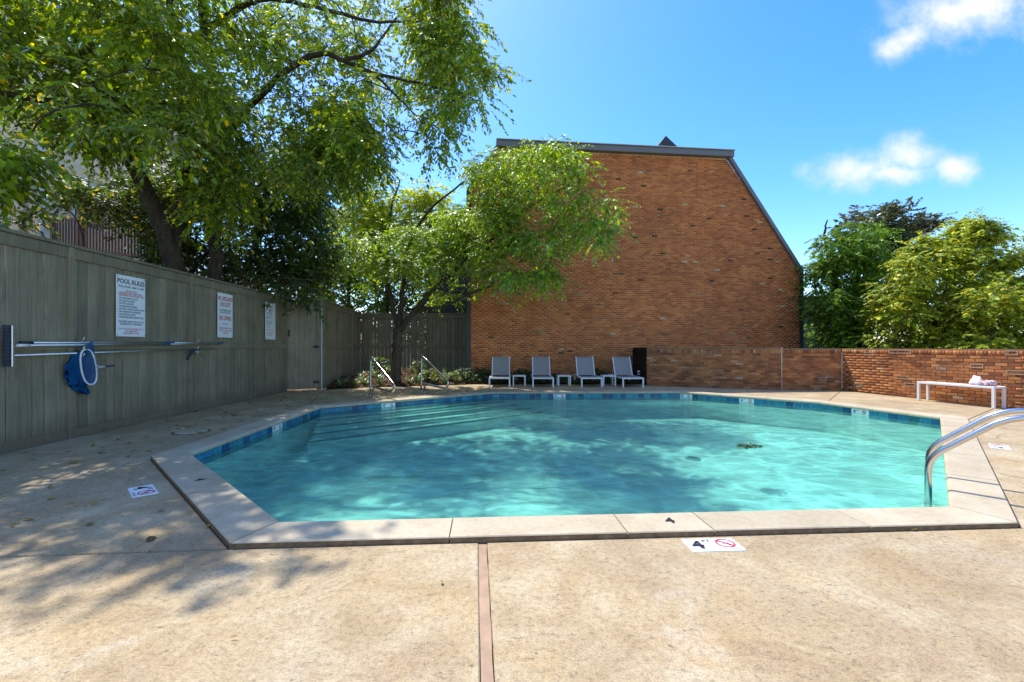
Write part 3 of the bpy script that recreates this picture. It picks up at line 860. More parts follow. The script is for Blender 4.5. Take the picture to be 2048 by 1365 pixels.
# ------------------------------------------------------------------ brickwork
def brick_wall(owner, runs, bmat, mmat, single_max, course=.0677, blen=.203, gap=.010, depth=.09, pick=None, proud=.003, skip=None, rough=0.0):
    """runs: (origin xy, direction angle, length, z0, height(u) or clip function). Front faces look to the right-hand side of the run."""
    items = []
    for (o, ang, L, z0, hfun, rowlock) in runs:
        dx, dy = math.cos(ang), math.sin(ang)
        nx, ny = dy, -dx                                     # outward
        nc = int(round(hfun(-1) / course))
        rl = .105 if rowlock else 0.0
        nc = int((hfun(-1) - rl) / course)
        for c in range(nc):
            zb = z0 + c * course
            off = (0 if c % 2 == 0 else -blen / 2) + (rng.uniform(-.012, .012) if rough else 0)
            nb = int(L / blen) + 2
            for k in range(nb):
                u0 = off + k * blen; u1 = u0 + blen - gap
                lo, hi = hfun(zb + course * .5 - z0, True)
                u0 = max(u0, lo); u1 = min(u1, hi)
                if u1 - u0 < .03: continue
                items.append((o, dx, dy, nx, ny, u0, u1, zb + gap / 2, zb + course - gap / 2))
        if rowlock:
            zb = z0 + nc * course
            nb = int(L / .0677)
            for k in range(nb):
                u0 = k * .0677 + .004; u1 = u0 + .0677 - .009
                items.append((o, dx, dy, nx, ny, u0, u1, zb + .004, zb + rl - .002))
    dist = np.array([pick(it) if pick else 0 for it in items])
    order = np.argsort(dist)
    singles = set(order[:single_max].tolist())
    VB = []
    unit = np.array([(x, y, z) for z in (0, 1) for y in (0, 1) for x in (0, 1)], dtype=float)
    Q0 = np.array([(0, 1, 5, 4), (2, 6, 7, 3), (0, 4, 6, 2), (1, 3, 7, 5), (4, 5, 7, 6), (0, 2, 3, 1)])
    cache = {}
    for n, (o, dx, dy, nx, ny, u0, u1, z0, z1) in enumerate(items):
        pr = rng.uniform(-proud, proud) + (rng.normal(0, rough) if rough else 0)
        if n in singles:
            key = (round(u1 - u0, 3), round(z1 - z0, 3))
            me = cache.get(key)
            if me is None:
                wv, hv = key
                me = MB().frame_box((0, 0, 0), (1, 0, 0), (0, 1, 0), (0, 0, 1), 0, wv, -depth, 0, 0, hv, .0025 if rough else 0).mesh('brick', bmat)
                cache[key] = me
            ob = bpy.data.objects.new('brick', me); COL.objects.link(ob); ob.parent = owner
            ob.location = (o[0] + dx * u0 + nx * pr, o[1] + dy * u0 + ny * pr, z0)
            ob.rotation_euler = (rng.normal(0, rough * .5) if rough else 0, 0, math.atan2(dy, dx) + math.pi if False else math.atan2(dy, dx))
            # mesh's front looks to +y, turn it to the outward side
            ob.scale = (1, -1, 1)
        else:
            a_ = unit.copy()
            jz = rng.normal(0, rough, 2) if rough else (0, 0)
            U = u0 + a_[:, 0] * (u1 - u0); Zz = z0 + jz[0] * .4 + a_[:, 2] * (z1 - z0); Dd = pr - (1 - a_[:, 1]) * depth
            VB.append(np.stack([o[0] + dx * U + nx * Dd, o[1] + dy * U + ny * Dd, Zz], 1))
    if VB:
        V = np.concatenate(VB); nq = len(VB)
        Q = (Q0[None] + (np.arange(nq) * 8)[:, None, None]).reshape(-1, 4)
        me = quads_mesh('brickwork', V, Q, bmat)
        ob = link('brickwork', me, owner)
        ob['kind'] = 'stuff'
    return items

# the brick house behind the pool
WA = Vector((-1.42, 14.9)); WB = Vector((10.54, 16.1))
wd = (WB - WA).normalized(); wl = (WB - WA).length; wang = math.atan2(wd.y, wd.x)
wn_ = Vector((wd.y, -wd.x))
ZL, ZR, ZT, UL, UR = 6.55, 3.95, 7.97, 1.0, 9.16
def gable(z, clip=False):
    if not clip: return ZT
    lo = 0.0 if z < ZL else (z - ZL) / (ZT - ZL) * UL
    hi = wl if z < ZR else wl - (z - ZR) / (ZT - ZR) * (wl - UR)
    return lo, hi
house = empty('brick_house', (0, 0, 0))
tag(house, 'large windowless brick gable end with grey sloping roof edges behind the loungers', 'house')
def WP(u, dd, z): return Vector((WA.x + wd.x * u + wn_.x * dd, WA.y + wd.y * u + wn_.y * dd, z))
camxy = Vector((0, 0))
def pick_house(it):
    o, dx, dy, nx, ny, u0, u1, z0, z1 = it
    p = Vector((o[0] + dx * u0, o[1] + dy * u0, z0 - 2.6))
    pen = 0 if (3.6 < u0 < 10.2 and z0 > 1.2) else 50
    return abs(u0 - 6.5) * .6 + abs(z0 - 2.6) + pen
brick_wall(house, [((WA.x, WA.y), wang, wl, 0.0, gable, False)], M['brick'], M['mortar'], 300, pick=pick_house, gap=.011)
outline = [(0, 0), (wl, 0), (wl, ZR), (UR, ZT), (UL, ZT), (0, ZL)]
DEP = 9.0
m = MB()
m.add([WP(u, -.0075, z) for u, z in outline] + [WP(u, -.3, z) for u, z in outline], [tuple(range(6))] + [(i, 6 + i, 6 + (i + 1) % 6, (i + 1) % 6) for i in range(6)] + [tuple(range(11, 5, -1))])
m.build('mortar_bed', M['mortar'], house)
m = MB()
m.add([WP(u, -.31, z) for u, z in outline] + [WP(u, -DEP, z) for u, z in outline], [(2, 3, 9, 8), (3, 4, 10, 9), (4, 5, 11, 10)])
m.build('roof', M['slate'], house)
m = MB()
m.add([WP(u, -.31, z) for u, z in outline] + [WP(u, -DEP, z) for u, z in outline], [(1, 2, 8, 7), (5, 0, 6, 11), tuple(range(11, 5, -1))])
m.build('rear_wall', M['sidinggreen'], house)
# roof edge metal: flat top fascia, right rake, left rake, corner trims
m = MB(); m.bar(WP(UL - .12, .03, ZT + .10), WP(UR + .20, .03, ZT + .10), .30, .19); m.build('fascia', M['metalroof'], house)
m = MB(); m.bar(WP(UL - .12, .05, ZT + .226), WP(UR + .22, .05, ZT + .226), .36, .022); m.build('drip_edge', M['gatewhite'], house)
def rake(u0, z0, u1, z1, name):
    a_ = WP(u0, .035, z0); b_ = WP(u1, .035, z1)
    up = (b_ - a_).normalized().cross(Vector((wn_.x, wn_.y, 0)))
    MB().bar(a_, b_, .12, .13, up=(wn_.x, wn_.y, 0)).build(name, M['metalroof'], house)
rake(wl + .04, ZR - .02, UR + .10, ZT + .02, 'rake_trim')
rake(-.04, ZL - .02, UL - .08, ZT + .02, 'rake_trim')
m = MB(); m.bar(WP(wl + .035, .01, 0), WP(wl + .035, .01, ZR), .10, .12); m.build('corner_trim', M['trimgreen'], house)
m = MB(); m.bar(WP(-.05, .01, 0), WP(-.05, .01, ZL + .05), .12, .14); m.build('corner_trim', M['trimgreen'], house)
vA = WP(6.72, -.5, ZT + .10)
m = MB()
x0, x1 = 0, .95
vs = [vA + Vector((wd.x * u - wn_.x * dd, wd.y * u - wn_.y * dd, z)) for u, dd, z in [(0, 0, 0), (1.0, 0, 0), (1.0, .9, 0), (0, .9, 0), (.10, 0, .45), (.42, 0, .86), (.42, .9, .86), (.10, .9, .45), (1.0, 0, .36), (1.0, .9, .36)]]
m.add(vs, [(0, 1, 8, 5, 4), (3, 7, 6, 9, 2), (4, 5, 6, 7), (5, 8, 9, 6), (1, 2, 9, 8), (0, 4, 7, 3)])
m.build('roof_hatch', M['metaldark'], house)

# dark annex at the house's far corner, and a grey green house beyond on the other side
def house_box(name, label, x0, x1, y0, y1, z1, wall, capm, parts):
    r = tag(empty(name, (0.5 * (x0 + x1), y0, 0)), label, 'house')
    ox, oy = 0.5 * (x0 + x1), y0
    MB().frame_box((0, 0, 0), (1, 0, 0), (0, 1, 0), (0, 0, 1), x0 - ox, x1 - ox, 0, y1 - y0, 0, z1).build('wall', wall, r)
    MB().frame_box((0, 0, 0), (1, 0, 0), (0, 1, 0), (0, 0, 1), x0 - ox - .15, x1 - ox + .15, -.15, y1 - y0 + .15, z1 + .002, z1 + .22).build('roof', capm, r)
    m = MB()
    k = 0
    for z in np.arange(.2, z1 - .1, .2):
        m.frame_box((0, 0, 0), (1, 0, 0), (0, 1, 0), (0, 0, 1), x0 - ox - .012, x1 - ox + .012, -.012, y1 - y0, z, z + .17)
    so = m.build('siding', wall, r); so['kind'] = 'stuff'
    return r
house_box('dark_annex', 'dark flat roofed building half hidden by the small tree', -3.6, -1.75, 19.0, 23, 6.8, M['trimgreen'], M['metaldark'], None)
gh = house_box('grey_house', 'grey green sided house past the corner of the brick gable', 12.6, 15.2, 19.5, 24, 3.2, M['sidinggreen'], M['slate'], None)

# low brick garden walls
def flat(h, L):
    def f(z, clip=False): return (0.0, L) if clip else h
    return f
def pick_near(it):
    o, dx, dy, nx, ny, u0, u1, z0, z1 = it
    x, y = o[0] + dx * u0, o[1] + dy * u0
    fac = -(nx * x + ny * y) / (x * x + y * y)      # how squarely it looks at the camera
    inview = abs(x / y) < 1.18
    return (0 if inview else 100) - (u1 - u0) * (z1 - z0) * 1e3 * fac * 1.0
def garden_wall(label, pts, h, dark=0):
    r = tag(empty('garden_wall', (0, 0, 0)), label, 'brick wall')
    runs = []
    for p, q in zip(pts[:-1], pts[1:]):
        d = Vector(q) - Vector(p)
        runs.append((p, math.atan2(d.y, d.x), d.length, 0.0, flat(h, d.length), True))
    if dark: brick_wall(r, runs[:dark], M['brick_shade'], M['mortar_shade'], 0, pick=pick_near, proud=.003, rough=.0013, blen=.206, gap=.012, depth=.10)
    brick_wall(r, runs[dark:], M['brick_old'], M['mortar_old'], 300, pick=pick_near, proud=.003, rough=.0013, blen=.206, gap=.012, depth=.10)
    m = MB()
    n = len(pts)
    # mortar core: band 9 mm behind the brick faces, .22 m thick
    for p, q in list(zip(pts[:-1], pts[1:]))[dark:]:
        p, q = Vector(p), Vector(q); d = (q - p).normalized(); nn = Vector((d.y, -d.x))
        L = (q - p).length
        m.frame_box((p.x, p.y, 0), (d.x, d.y, 0), (nn.x, nn.y, 0), (0, 0, 1), .004, L - .004, -.22, -.009, 0, h - .012)
    m.build('mortar_core', M['mortar_old'], r)
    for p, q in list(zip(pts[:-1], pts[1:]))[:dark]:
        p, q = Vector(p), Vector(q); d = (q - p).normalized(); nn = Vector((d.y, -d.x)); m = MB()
        m.frame_box((p.x, p.y, 0), (d.x, d.y, 0), (nn.x, nn.y, 0), (0, 0, 1), .004, (q - p).length - .004, -.22, -.009, 0, h - .013); m.build('shade_dark_core', M['mortar_shade'], r)
    return r, runs
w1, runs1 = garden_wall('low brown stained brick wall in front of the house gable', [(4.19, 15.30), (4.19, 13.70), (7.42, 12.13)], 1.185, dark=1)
w2, runs2 = garden_wall('low brick wall behind the bench with pale patched bricks', [(7.36, 12.36), (9.07, 12.10), (9.83, 8.45), (10.5, 5.2)], 1.165)
MB().bar((7.43, 12.125, 0), (7.43, 12.125, 1.18), .018, .03).build('pale_joint', M['efflo'], w1)
# repaired bricks framed in pale mortar
def patch(wall, run, u, z, w_=.21, h_=.07):
    (o, ang, L, z0, hf, rl) = run
    dx, dy = math.cos(ang), math.sin(ang); nx, ny = dy, -dx
    m = MB(); t = .016
    for x0, x1, y0, y1 in [(-w_/2, w_/2, h_/2 - t, h_/2), (-w_/2, w_/2, -h_/2, -h_/2 + t), (-w_/2, -w_/2 + t, -h_/2 + t, h_/2 - t), (w_/2 - t, w_/2, -h_/2 + t, h_/2 - t)]:
        m.frame_box((o[0] + dx * u, o[1] + dy * u, z), (dx, dy, 0), (nx, ny, 0), (0, 0, 1), x0 + rng.normal(0, .003), x1 + rng.normal(0, .003), -.012, .0095, y0, y1)
    m.build('patch_mortar', M['efflo'], wall)
for u, z in [(.62, .62), (1.25, .33)]: patch(w2, runs2[0], u, z)
for u, z, w_ in [(.45, .18, .2), (.75, 1.02, .26), (1.55, .46, .25), (1.72, .30, .25), (1.5, 1.08, .5), (3.0, .80, .22), (3.62, .70, .3), (3.3, .45, .2), (3.55, 1.08, .2)]: patch(w2, runs2[1], u, z, w_, .085)
for u, z in [(1.55, 1.02), (1.75, 1.02)]: patch(w1, runs1[1], u, z)
MB().frame_box((4.19 + .9 * 1.9, 13.70 - .436 * 1.9, .93), (.8993, -.4373, 0), (-.4373, -.8993, 0), (0, 0, 1), 0, .2, -.02, .006, 0, .05).build('pale_brick', M['efflo'], w1)
MB().bar((9.06, 12.085, .05), (9.06, 12.085, 1.05), .022, .03).build('pale_joint', M['efflo'], w2)

# ------------------------------------------------------------------ fences and gate
FH = 2.54
def fence_run(root, p, q, posts, rail_mid=True, bw=.145, side=1, leak=0.0):
    """vertical boards between p and q; the face looks to the right-hand side of p->q when side=1"""
    p, q = Vector(p), Vector(q); d = (q - p); L = d.length; d.normalize(); nn = Vector((d.y, -d.x)) * side
    fr = ((p.x, p.y, 0), (d.x, d.y, 0), (nn.x, nn.y, 0), (0, 0, 1))
    k = int(L / bw); st = L / k
    for j in range(k):
        g_ = rng.uniform(.0025, .0045) + (.004 if rng.uniform() < leak else 0)
        dz = rng.uniform(-.004, .004); pr = rng.uniform(-.005, .004)
        MB().frame_box(*fr, j * st + g_, (j + 1) * st - g_, -.022 + pr, pr, .006 + dz * .5, FH - .06, .009).build('board', M['fence'], root)
    cuts_ = [0] + [x for x in posts if 0 < x < L] + [L]
    for a_, b_ in zip(cuts_[:-1], cuts_[1:]):
        a_ += .05; b_ -= .05
        if b_ - a_ < .1: continue
        MB().frame_box(*fr, a_, b_, .004, .026, FH - .185, FH - .045, .003).build('top_rail', M['fence'], root)
        MB().frame_box(*fr, a_, b_, .004, .026, .0, .115, .003).build('bottom_rail', M['fence'], root)
        if rail_mid: MB().frame_box(*fr, a_, b_, .004, .026, 1.16, 1.28, .003).build('middle_rail', M['fence'], root)
    for x in posts:
        MB().frame_box(*fr, x - .046, x + .046, -.02, .042, 0, FH - .042, .004).build('post', M['fence'], root)
    c0 = cuts_
    MB().frame_box(*fr, -.02, L + .02, -.045, .05, FH - .04, FH, .004).build('cap_rail', M['fence'], root)

def fx(Y): return -5.75 - .0505 * (Y - 4.935)
fA = (fx(11.86), 11.86); fB = (fx(-2.0), -2.0)
fl = tag(empty('wooden_fence'), 'long grey green board fence carrying the signs and pool poles', 'fence', 'grey green board fences round the pool')
Lf = (Vector(fA) - Vector(fB)).length
posts = [(y + 2.0) * math.sqrt(1 + .0505 ** 2) for y in (-1.15, 1.15, 3.45, 5.75, 8.06, 10.3, 11.82)]
# boards run from the near end to the gate; their face looks towards the pool (+x)
fence_run(fl, fB, fA, posts, True, .146, side=1)
gA = Vector((fx(11.86) - .01, 11.875)); gB = Vector((-5.33, 12.30))
gate = tag(empty('wooden_gate', (gA.x, gA.y, 0)), 'grey green board gate with black hinges at the end of the long fence', 'gate')
gd = (gB - gA); gL = gd.length; gd.normalize(); gn = Vector((gd.y, -gd.x))
fr = ((0, 0, 0), (gd.x, gd.y, 0), (gn.x, gn.y, 0), (0, 0, 1))
k = 6; st = (gL - .16) / k
for j in range(k):
    MB().frame_box(*fr, .03 + j * st + .002, .03 + (j + 1) * st - .002, -.022, rng.uniform(-.002, .002), .04, FH - .15).build('board', M['fence'], gate)
MB().frame_box(*fr, gL - .125, gL - .005, -.03, .02, 0, FH - .05, .004).build('hinge_post', M['fence'], gate)
MB().frame_box(*fr, 0, gL, -.045, .045, FH - .04, FH, .004).build('cap_rail', M['fence'], gate)
MB().frame_box(*fr, .03, gL - .13, -.05, -.024, FH - .14, FH - .045).build('header', M['iron'], gate)
for z in (.22, 1.2, 2.22):
    h = MB(); h.frame_box(*fr, gL - .21, gL - .13, .004, .014, z - .035, z + .035, .002); h.frame_box(*fr, gL - .118, gL - .05, .021, .03, z - .035, z + .035, .002)
    h.tube([gA.to_3d() * 0 + Vector((gd.x * (gL - .124) + gn.x * .026, gd.y * (gL - .124) + gn.y * .026, z + s)) for s in (-.04, .04)], .008, 6)
    h.build('hinge', M['iron'], gate)
h = MB(); h.frame_box(*fr, .06, .10, .004, .02, 1.48, 1.66, .003)
h.tube(round_path([Vector((gd.x * .08 + gn.x * a_, gd.y * .08 + gn.y * a_, z)) for a_, z in [(.02, 1.5), (.055, 1.5), (.055, 1.64), (.02, 1.64)]], .02, 3), .008, 6)
h.build('latch', M['iron'], gate)
h = MB(); h.frame_box(*fr, gL - .004, gL + .022, -.03, .03, 0, FH + .005); h.build('corner_strip', M['gatewhite'], gate)

f2 = tag(empty('wooden_fence'), 'shaded board fence running back behind the gate and plant bed', 'fence', 'grey green board fences round the pool')
fence_run(f2, (-5.36, 12.34), (-6.04, 17.56), [1.9, 3.8], True, .146, side=1)
f3 = tag(empty('wooden_fence'), 'dark board fence with light showing through its gaps behind the small tree', 'fence', 'grey green board fences round the pool')
fence_run(f3, (-6.0, 17.6), (-1.70, 17.66), [.05, 2.1, 4.2], True, .146, side=1, leak=.3)

# ------------------------------------------------------------------ signs, poles and net on the long fence
fdir = Vector((fA[0] - fB[0], fA[1] - fB[1], 0)).normalized()     # towards the gate
fnrm = Vector((fdir.y, -fdir.x, 0))                                 # towards the pool
def fpt(Y, off, z): return Vector((fx(Y), Y, z)) + fnrm * off
def sign(Y0, Y1, z0, z1, label, black, red, grey=()):
    r = empty('sign', fpt(.5 * (Y0 + Y1), .034, .5 * (z0 + z1)))
    W_ = (Y1 - Y0) * 1.0; H2 = z1 - z0
    ax = fdir; ay = Vector((0, 0, 1))
    MB().frame_box((0, 0, 0), ax, ay, fnrm, -W_ / 2, W_ / 2, -H2 / 2, H2 / 2, -.008, .0, .002).build('panel', M['signwhite'], r)
    for mat, lines, nm in ((M['ink'], black, 'lettering'), (M['red'], red, 'lettering'), (M['grey_ink'], grey, 'lettering')):
        if not lines: continue
        for (s, size, x, y, al, bold, sq) in lines:
            m = MB()
            put_text(m, s, size, (0, 0, 0), ax, ay, x * W_, y * H2, align=al, bold=bold, squeeze=sq, lift=.001)
            o = m.build(nm, mat, r)
            o['label'] = {M['ink']: 'black lettering', M['red']: 'red lettering', M['grey_ink']: 'grey lettering'}[mat]
    m = MB()
    for sx in (-1, 1):
        for sy in (-1, 1): m.box(ax * (sx * (W_ / 2 - .02)) + ay * (sy * (H2 / 2 - .02)) + fnrm * .001, (.004, .012, .012))
    m.build('screw', M['iron'], r)
    tag(r, label, 'sign', 'signs screwed to the fence')
C = 'CENTER'; LFT = 'LEFT'
rules = ['NO LIFEGUARD ON DUTY', 'NO GLASS ALLOWED', 'NO PETS ALLOWED', 'NO SMOKING ALLOWED', 'NO FOOD, GUM OR GLASS IN POOL', 'NO RUNNING OR HORSEPLAY', 'NO DIVING ALLOWED', 'SHOWER BEFORE ENTERING POOL']
bl = [('POOL RULES', .098, 0, .40, C, .0022, .92), ('POOL HOURS: 10AM TO 10PM', .040, 0, .315, C, .0008, .88),
      ('CHILDREN UNDER THE AGE OF 14', .036, 0, -.255, C, .0008, .84), ('REQUIRE ADULT SUPERVISION', .036, 0, -.295, C, .0008, .84)]
for k, s in enumerate(rules): bl.append(('- ' + s, .036, -.44, .125 - k * .044, LFT, .0008, .80))
rd = [('PRIVATE POOL', .036, 0, .245, C, .0008, .85), ('RESIDENTS AND GUESTS ONLY', .036, 0, .21, C, .0008, .85), ('TRESPASSERS WILL BE PROSECUTED', .036, 0, .175, C, .0008, .82),
      ('POOL IS AT YOUR OWN RISK. CALL 911', .033, 0, -.375, C, .0006, .80), ('IN AN EMERGENCY', .033, 0, -.412, C, .0006, .85), ('MANAGEMENT OFFICE', .033, 0, -.448, C, .0006, .85)]
sign(6.44, 6.98, 1.354, 2.268, 'white sign headed POOL RULES above the aluminium poles', bl, rd)
bl = [('NO SWIMMING ALONE', .045, 0, .115, C, .001, .85), ('POOL AT OWN RISK', .045, 0, .065, C, .001, .85), ('3 FT - 4 FT', .045, 0, -.20, C, .001, .9)]
rd = [('NO LIFEGUARD', .118, 0, .375, C, .003, .60), ('ON DUTY', .118, 0, .245, C, .003, .66), ('NO DIVING', .118, 0, -.065, C, .003, .66),
      ('WARNING: PERSONS USING', .042, 0, -.29, C, .001, .80), ('THIS POOL DO SO AT THEIR', .042, 0, -.345, C, .001, .80), ('OWN RISK', .042, 0, -.40, C, .001, .85)]
sign(8.84, 9.354, 1.39, 2.295, 'white sign reading NO LIFEGUARD ON DUTY and NO DIVING', bl, rd)
gy = []
para = [(.40, 'POOL AND DECK RULES', .036), (.35, 'ALL PERSONS USING THE POOL', .03), (.30, 'DO SO AT THEIR OWN RISK', .03), (.24, 'Residents must go with guests at', .026), (.21, 'all times while in the pool area', .026), (.18, 'and follow every posted rule here', .026),
        (.12, 'No bikes skates or scooters on', .026), (.09, 'the deck. Keep gate closed and', .026), (.06, 'latched', .026), (0, 'Food and drink in cups only. No', .026), (-.03, 'glass within the fenced pool area.', .026), (-.06, 'Please shower before you swim and', .026), (-.09, 'keep walkways clear for others', .026), (-.16, 'No running or rough play', .026)]
for y, s, z in para: gy.append((s, z, -.42, y, LFT, .0006, .80))
rd = [(s, .032, -.42, y, LFT, .0008, .80) for y, s in [(-.24, 'SHALLOW WATER NO DIVING'), (-.32, 'CALL 911 IN AN EMERGENCY'), (-.38, 'POOL CLOSES AT DARK')]]
sign(10.72, 11.22, 1.38, 2.294, 'smaller printed white notice nearest the gate', [], rd, gy)

def pole(p, q, r, label, extra):
    p, q = Vector(p), Vector(q)
    ro = empty('pool_pole', p)
    d = q - p
    MB().tube([Vector((0, 0, 0)), d * .62], r, 10).build('tube', M['alu'], ro)
    MB().tube([d * .6, d], r * .78, 10).build('inner_tube', M['alu'], ro)
    MB().tube([d * .60, d * .635], r * 1.35, 10).build('coupler', M['blue'], ro)
    MB().tube([d * -.006, d * .03], r * 1.25, 10).build('grip', M[extra], ro)
    MB().tube([d * .985, d * 1.004], r * 1.2, 10).build('end_cap', M['blue'], ro)
    tag(ro, label, 'pole', 'aluminium poles hung along the fence')
pole(fpt(5.10, .075, 1.246), fpt(8.95, .075, 1.285), .0155, 'topmost aluminium telescopic pole hung on the fence', 'iron')
pole(fpt(5.02, .125, 1.215), fpt(8.75, .110, 1.262), .0150, 'middle aluminium pole with white end hung on the fence', 'white')
br = empty('pool_brush', fpt(4.96, .10, 1.10))
bd = fpt(8.62, .10, 1.168) - fpt(4.96, .10, 1.10)
MB().tube([bd * .006, bd], .0145, 10).build('pole', M['alu'], br)
m = MB(); m.bar((0, 0, -.13), (0, 0, .345), .05, .028, up=fdir, ch=.006); m.build('brush_back', M['alu'], br)
m = MB()
for k in range(30):
    z = -.12 + k * .0155
    m.frame_box((0, 0, z), fdir, fnrm, (0, 0, 1), -.075, -.02, -.018, .018, 0, .011)
o = m.build('bristles', M['navy'], br); o['kind'] = 'stuff'
tag(br, 'pool brush on the lowest pole with its wide head upright', 'pool brush')
for Y, lab in ((5.78, 'pole hook on the post beside the blue net'), (8.05, 'pole hook with blue clip below the second sign')):
    hk = empty('pole_hook', fpt(Y, .034, 1.2))
    for z in (.10, -.02, -.11):
        MB().tube(round_path([Vector((0, 0, z)), fnrm * .11 + Vector((0, 0, z - .03)), fnrm * .135 + Vector((0, 0, z + .03))], .02, 3), .007, 6).build('peg', M['alu'], hk)
    MB().frame_box((0, 0, 0), fdir, fnrm, (0, 0, 1), -.018, .018, -.004, .006, -.16, .14, .002).build('plate', M['navy'], hk)
    tag(hk, lab, 'hook')
vh = empty('vacuum_elbow', fpt(8.02, .12, 1.12))
MB().tube(smooth_path([fdir * .02 + Vector((0, 0, .02)), fdir * -.08 + Vector((0, 0, -.02)), fdir * -.2 + Vector((0, 0, -.14))], 4), [.02] * 8 + [.028], 8).build('hose_end', M['navy'], vh)
MB().tube([fdir * .0, fdir * .12 + Vector((0, 0, -.03)), fdir * .22 + Vector((0, 0, -.10))], .012, 6).build('clip', M['alu'], vh)
tag(vh, 'dark blue hose end with silver clip hanging below the poles', 'hose fitting')

# skimmer net: oval white frame with blue bag and a short socket
sn = empty('skimmer_net', fpt(5.84, .17, .93))
ov = []
for k in range(28):
    an = 2 * math.pi * k / 28
    u = .088 * math.copysign(abs(math.cos(an)) ** .8, math.cos(an)); v = .235 * math.copysign(abs(math.sin(an)) ** .85, math.sin(an))
    ov.append(fdir * (u + v * -.16) + Vector((0, 0, v)) + fnrm * (.02 * math.cos(an)))
MB().tube(ov, .011, 8, closed=True).build('frame', M['white'], sn)
lofts = [(0, 0, 0, 1, 1), (-.03, -.02, -.05, .97, .96), (-.09, -.05, -.085, .86, .80), (-.13, -.10, -.10, .70, .60), (-.10, -.19, -.10, .52, .42), (-.02, -.26, -.09, .40, .30), (.04, -.32, -.08, .24, .18), (.07, -.36, -.07, .06, .05)]
vs = []
for i_, (du, dz, dn, su, sv) in enumerate(lofts):
    for k, p_ in enumerate(ov):
        u = p_.dot(fdir); v = p_.z
        w_ = .012 * math.sin(k * 1.9 + i_ * 1.3) * (i_ > 0)
        vs.append(fdir * (u * su + du + w_) + Vector((0, 0, v * sv + dz + w_ * .6)) + fnrm * (dn + .035 * math.cos(2 * math.pi * k / 28) * (1 - i_ / 8) + w_))
n_ = 28
MB().add(vs, [(i_ * n_ + k, i_ * n_ + (k + 1) % n_, (i_ + 1) * n_ + (k + 1) % n_, (i_ + 1) * n_ + k) for i_ in range(len(lofts) - 1) for k in range(n_)], True).build('net_bag', M['net'], sn)
# the top of the bag folded over the poles
MB().add([fdir * u + Vector((0, 0, v)) + fnrm * n__ for u, v, n__ in [(-.06, .20, .02), (.07, .17, .02), (.075, .33, -.01), (.045, .345, -.012), (-.02, .31, -.005)]], [(0, 1, 2, 3, 4)]).build('net_fold', M['net'], sn)
MB().tube([fdir * .088 + Vector((0, 0, .03)), fdir * .15 + Vector((0, 0, .005)), fdir * .26], .006, 6).build('fork', M['white'], sn)
MB().tube([fdir * .088 + Vector((0, 0, -.04)), fdir * .15 + Vector((0, 0, -.015)), fdir * .26 + Vector((0, 0, -.005))], .006, 6).build('fork', M['white'], sn)
MB().tube([fdir * .25, fdir * .40], .012, 8).build('socket', M['navy'], sn)
tag(sn, 'blue leaf skimmer net with white oval frame hanging from the poles', 'skimmer net')

# ------------------------------------------------------------------ furniture
def lounger():
    r = empty('sun_lounger')
    W_ = .64; hw = W_ / 2; t = .045
    m = MB()
    m.box((0, .0225, .268), (W_, t, .042), .004)
    m.build('front_rail', M['white'], r)
    for s in (-1, 1):
        MB().box((s * (hw - t / 2), .90, .268), (t, 1.70, .042), .004).build('side_rail', M['white'], r)
    for s in (-1, 1):
        for y in (.0225, 1.45): MB().box((s * (hw - t / 2), y, .123), (t, t, .246), .004).build('leg', M['white'], r)
    MB().box((0, 1.727, .266), (W_ - .1, t, .036), .004).build('rear_rail', M['white'], r)
    vs = []
    for i_, y in enumerate(np.linspace(.05, 1.02, 9)):
        for j, x in enumerate(np.linspace(-hw + t - .008, hw - t + .008, 5)):
            vs.append((x, y, .283 - .022 * (1 - (x / hw) ** 2)))
    MB().add(vs, [(i_ * 5 + j, i_ * 5 + j + 1, (i_ + 1) * 5 + j + 1, (i_ + 1) * 5 + j) for i_ in range(8) for j in range(4)], True).build('seat_sling', M['sling'], r)
    b0, b1 = Vector((0, 1.03, .29)), Vector((0, 1.36, .875))
    back = empty('backrest'); back.parent = r
    for s in (-1, 1):
        off = Vector((s * (hw - .045), 0, 0))
        MB().bar(b0 + off, b1 + off, .026, .03, up=(1, 0, 0), ch=.004).build('back_rail', M['white'], back)
    vs = []
    bn = Vector((0, -(b1 - b0).z, (b1 - b0).y)).normalized()
    for i_, tt in enumerate(np.linspace(0.02, .985, 9)):
        for x in np.linspace(-hw + .055, hw - .055, 5):
            p_ = b0.lerp(b1, float(tt)) + bn * (-.018 * (1 - (x / hw) ** 2))
            vs.append((x, p_.y, p_.z))
    MB().add(vs, [(i_ * 5 + j, i_ * 5 + j + 1, (i_ + 1) * 5 + j + 1, (i_ + 1) * 5 + j) for i_ in range(8) for j in range(4)], True).build('back_sling', M['sling'], back)
    MB().bar(b0.lerp(b1, .985) + Vector((-hw + .05, 0, 0)), b0.lerp(b1, .985) + Vector((hw - .05, 0, 0)), .022, .018).build('top_bar', M['sling'], back)
    for s in (-1, 1):
        MB().bar(Vector((s * (hw - .09), 1.28, .70)), Vector((s * (hw - .09), 1.60, .275)), .018, .018).build('strut', M['white'], back)
    return r
proto = lounger()
spots = [(-.37, 13.0, -.01, 'grey sling sun lounger nearest the plant bed and handrails'),
         (.92, 13.0, -.015, 'grey sling sun lounger second along from the plant bed'),
         (2.36, 13.0, .0, 'grey sling sun lounger second from the garden wall'),
         (3.57, 12.95, .02, 'grey sling sun lounger beside the path light and garden wall')]
for i_, (x, y, rz, lab) in enumerate(spots):
    o = proto if i_ == 0 else copy_tree(proto)
    o.location = (x, y, 0); o.rotation_euler.z = rz
    tag(o, lab, 'sun lounger', 'sun loungers lined up before the brick gable')
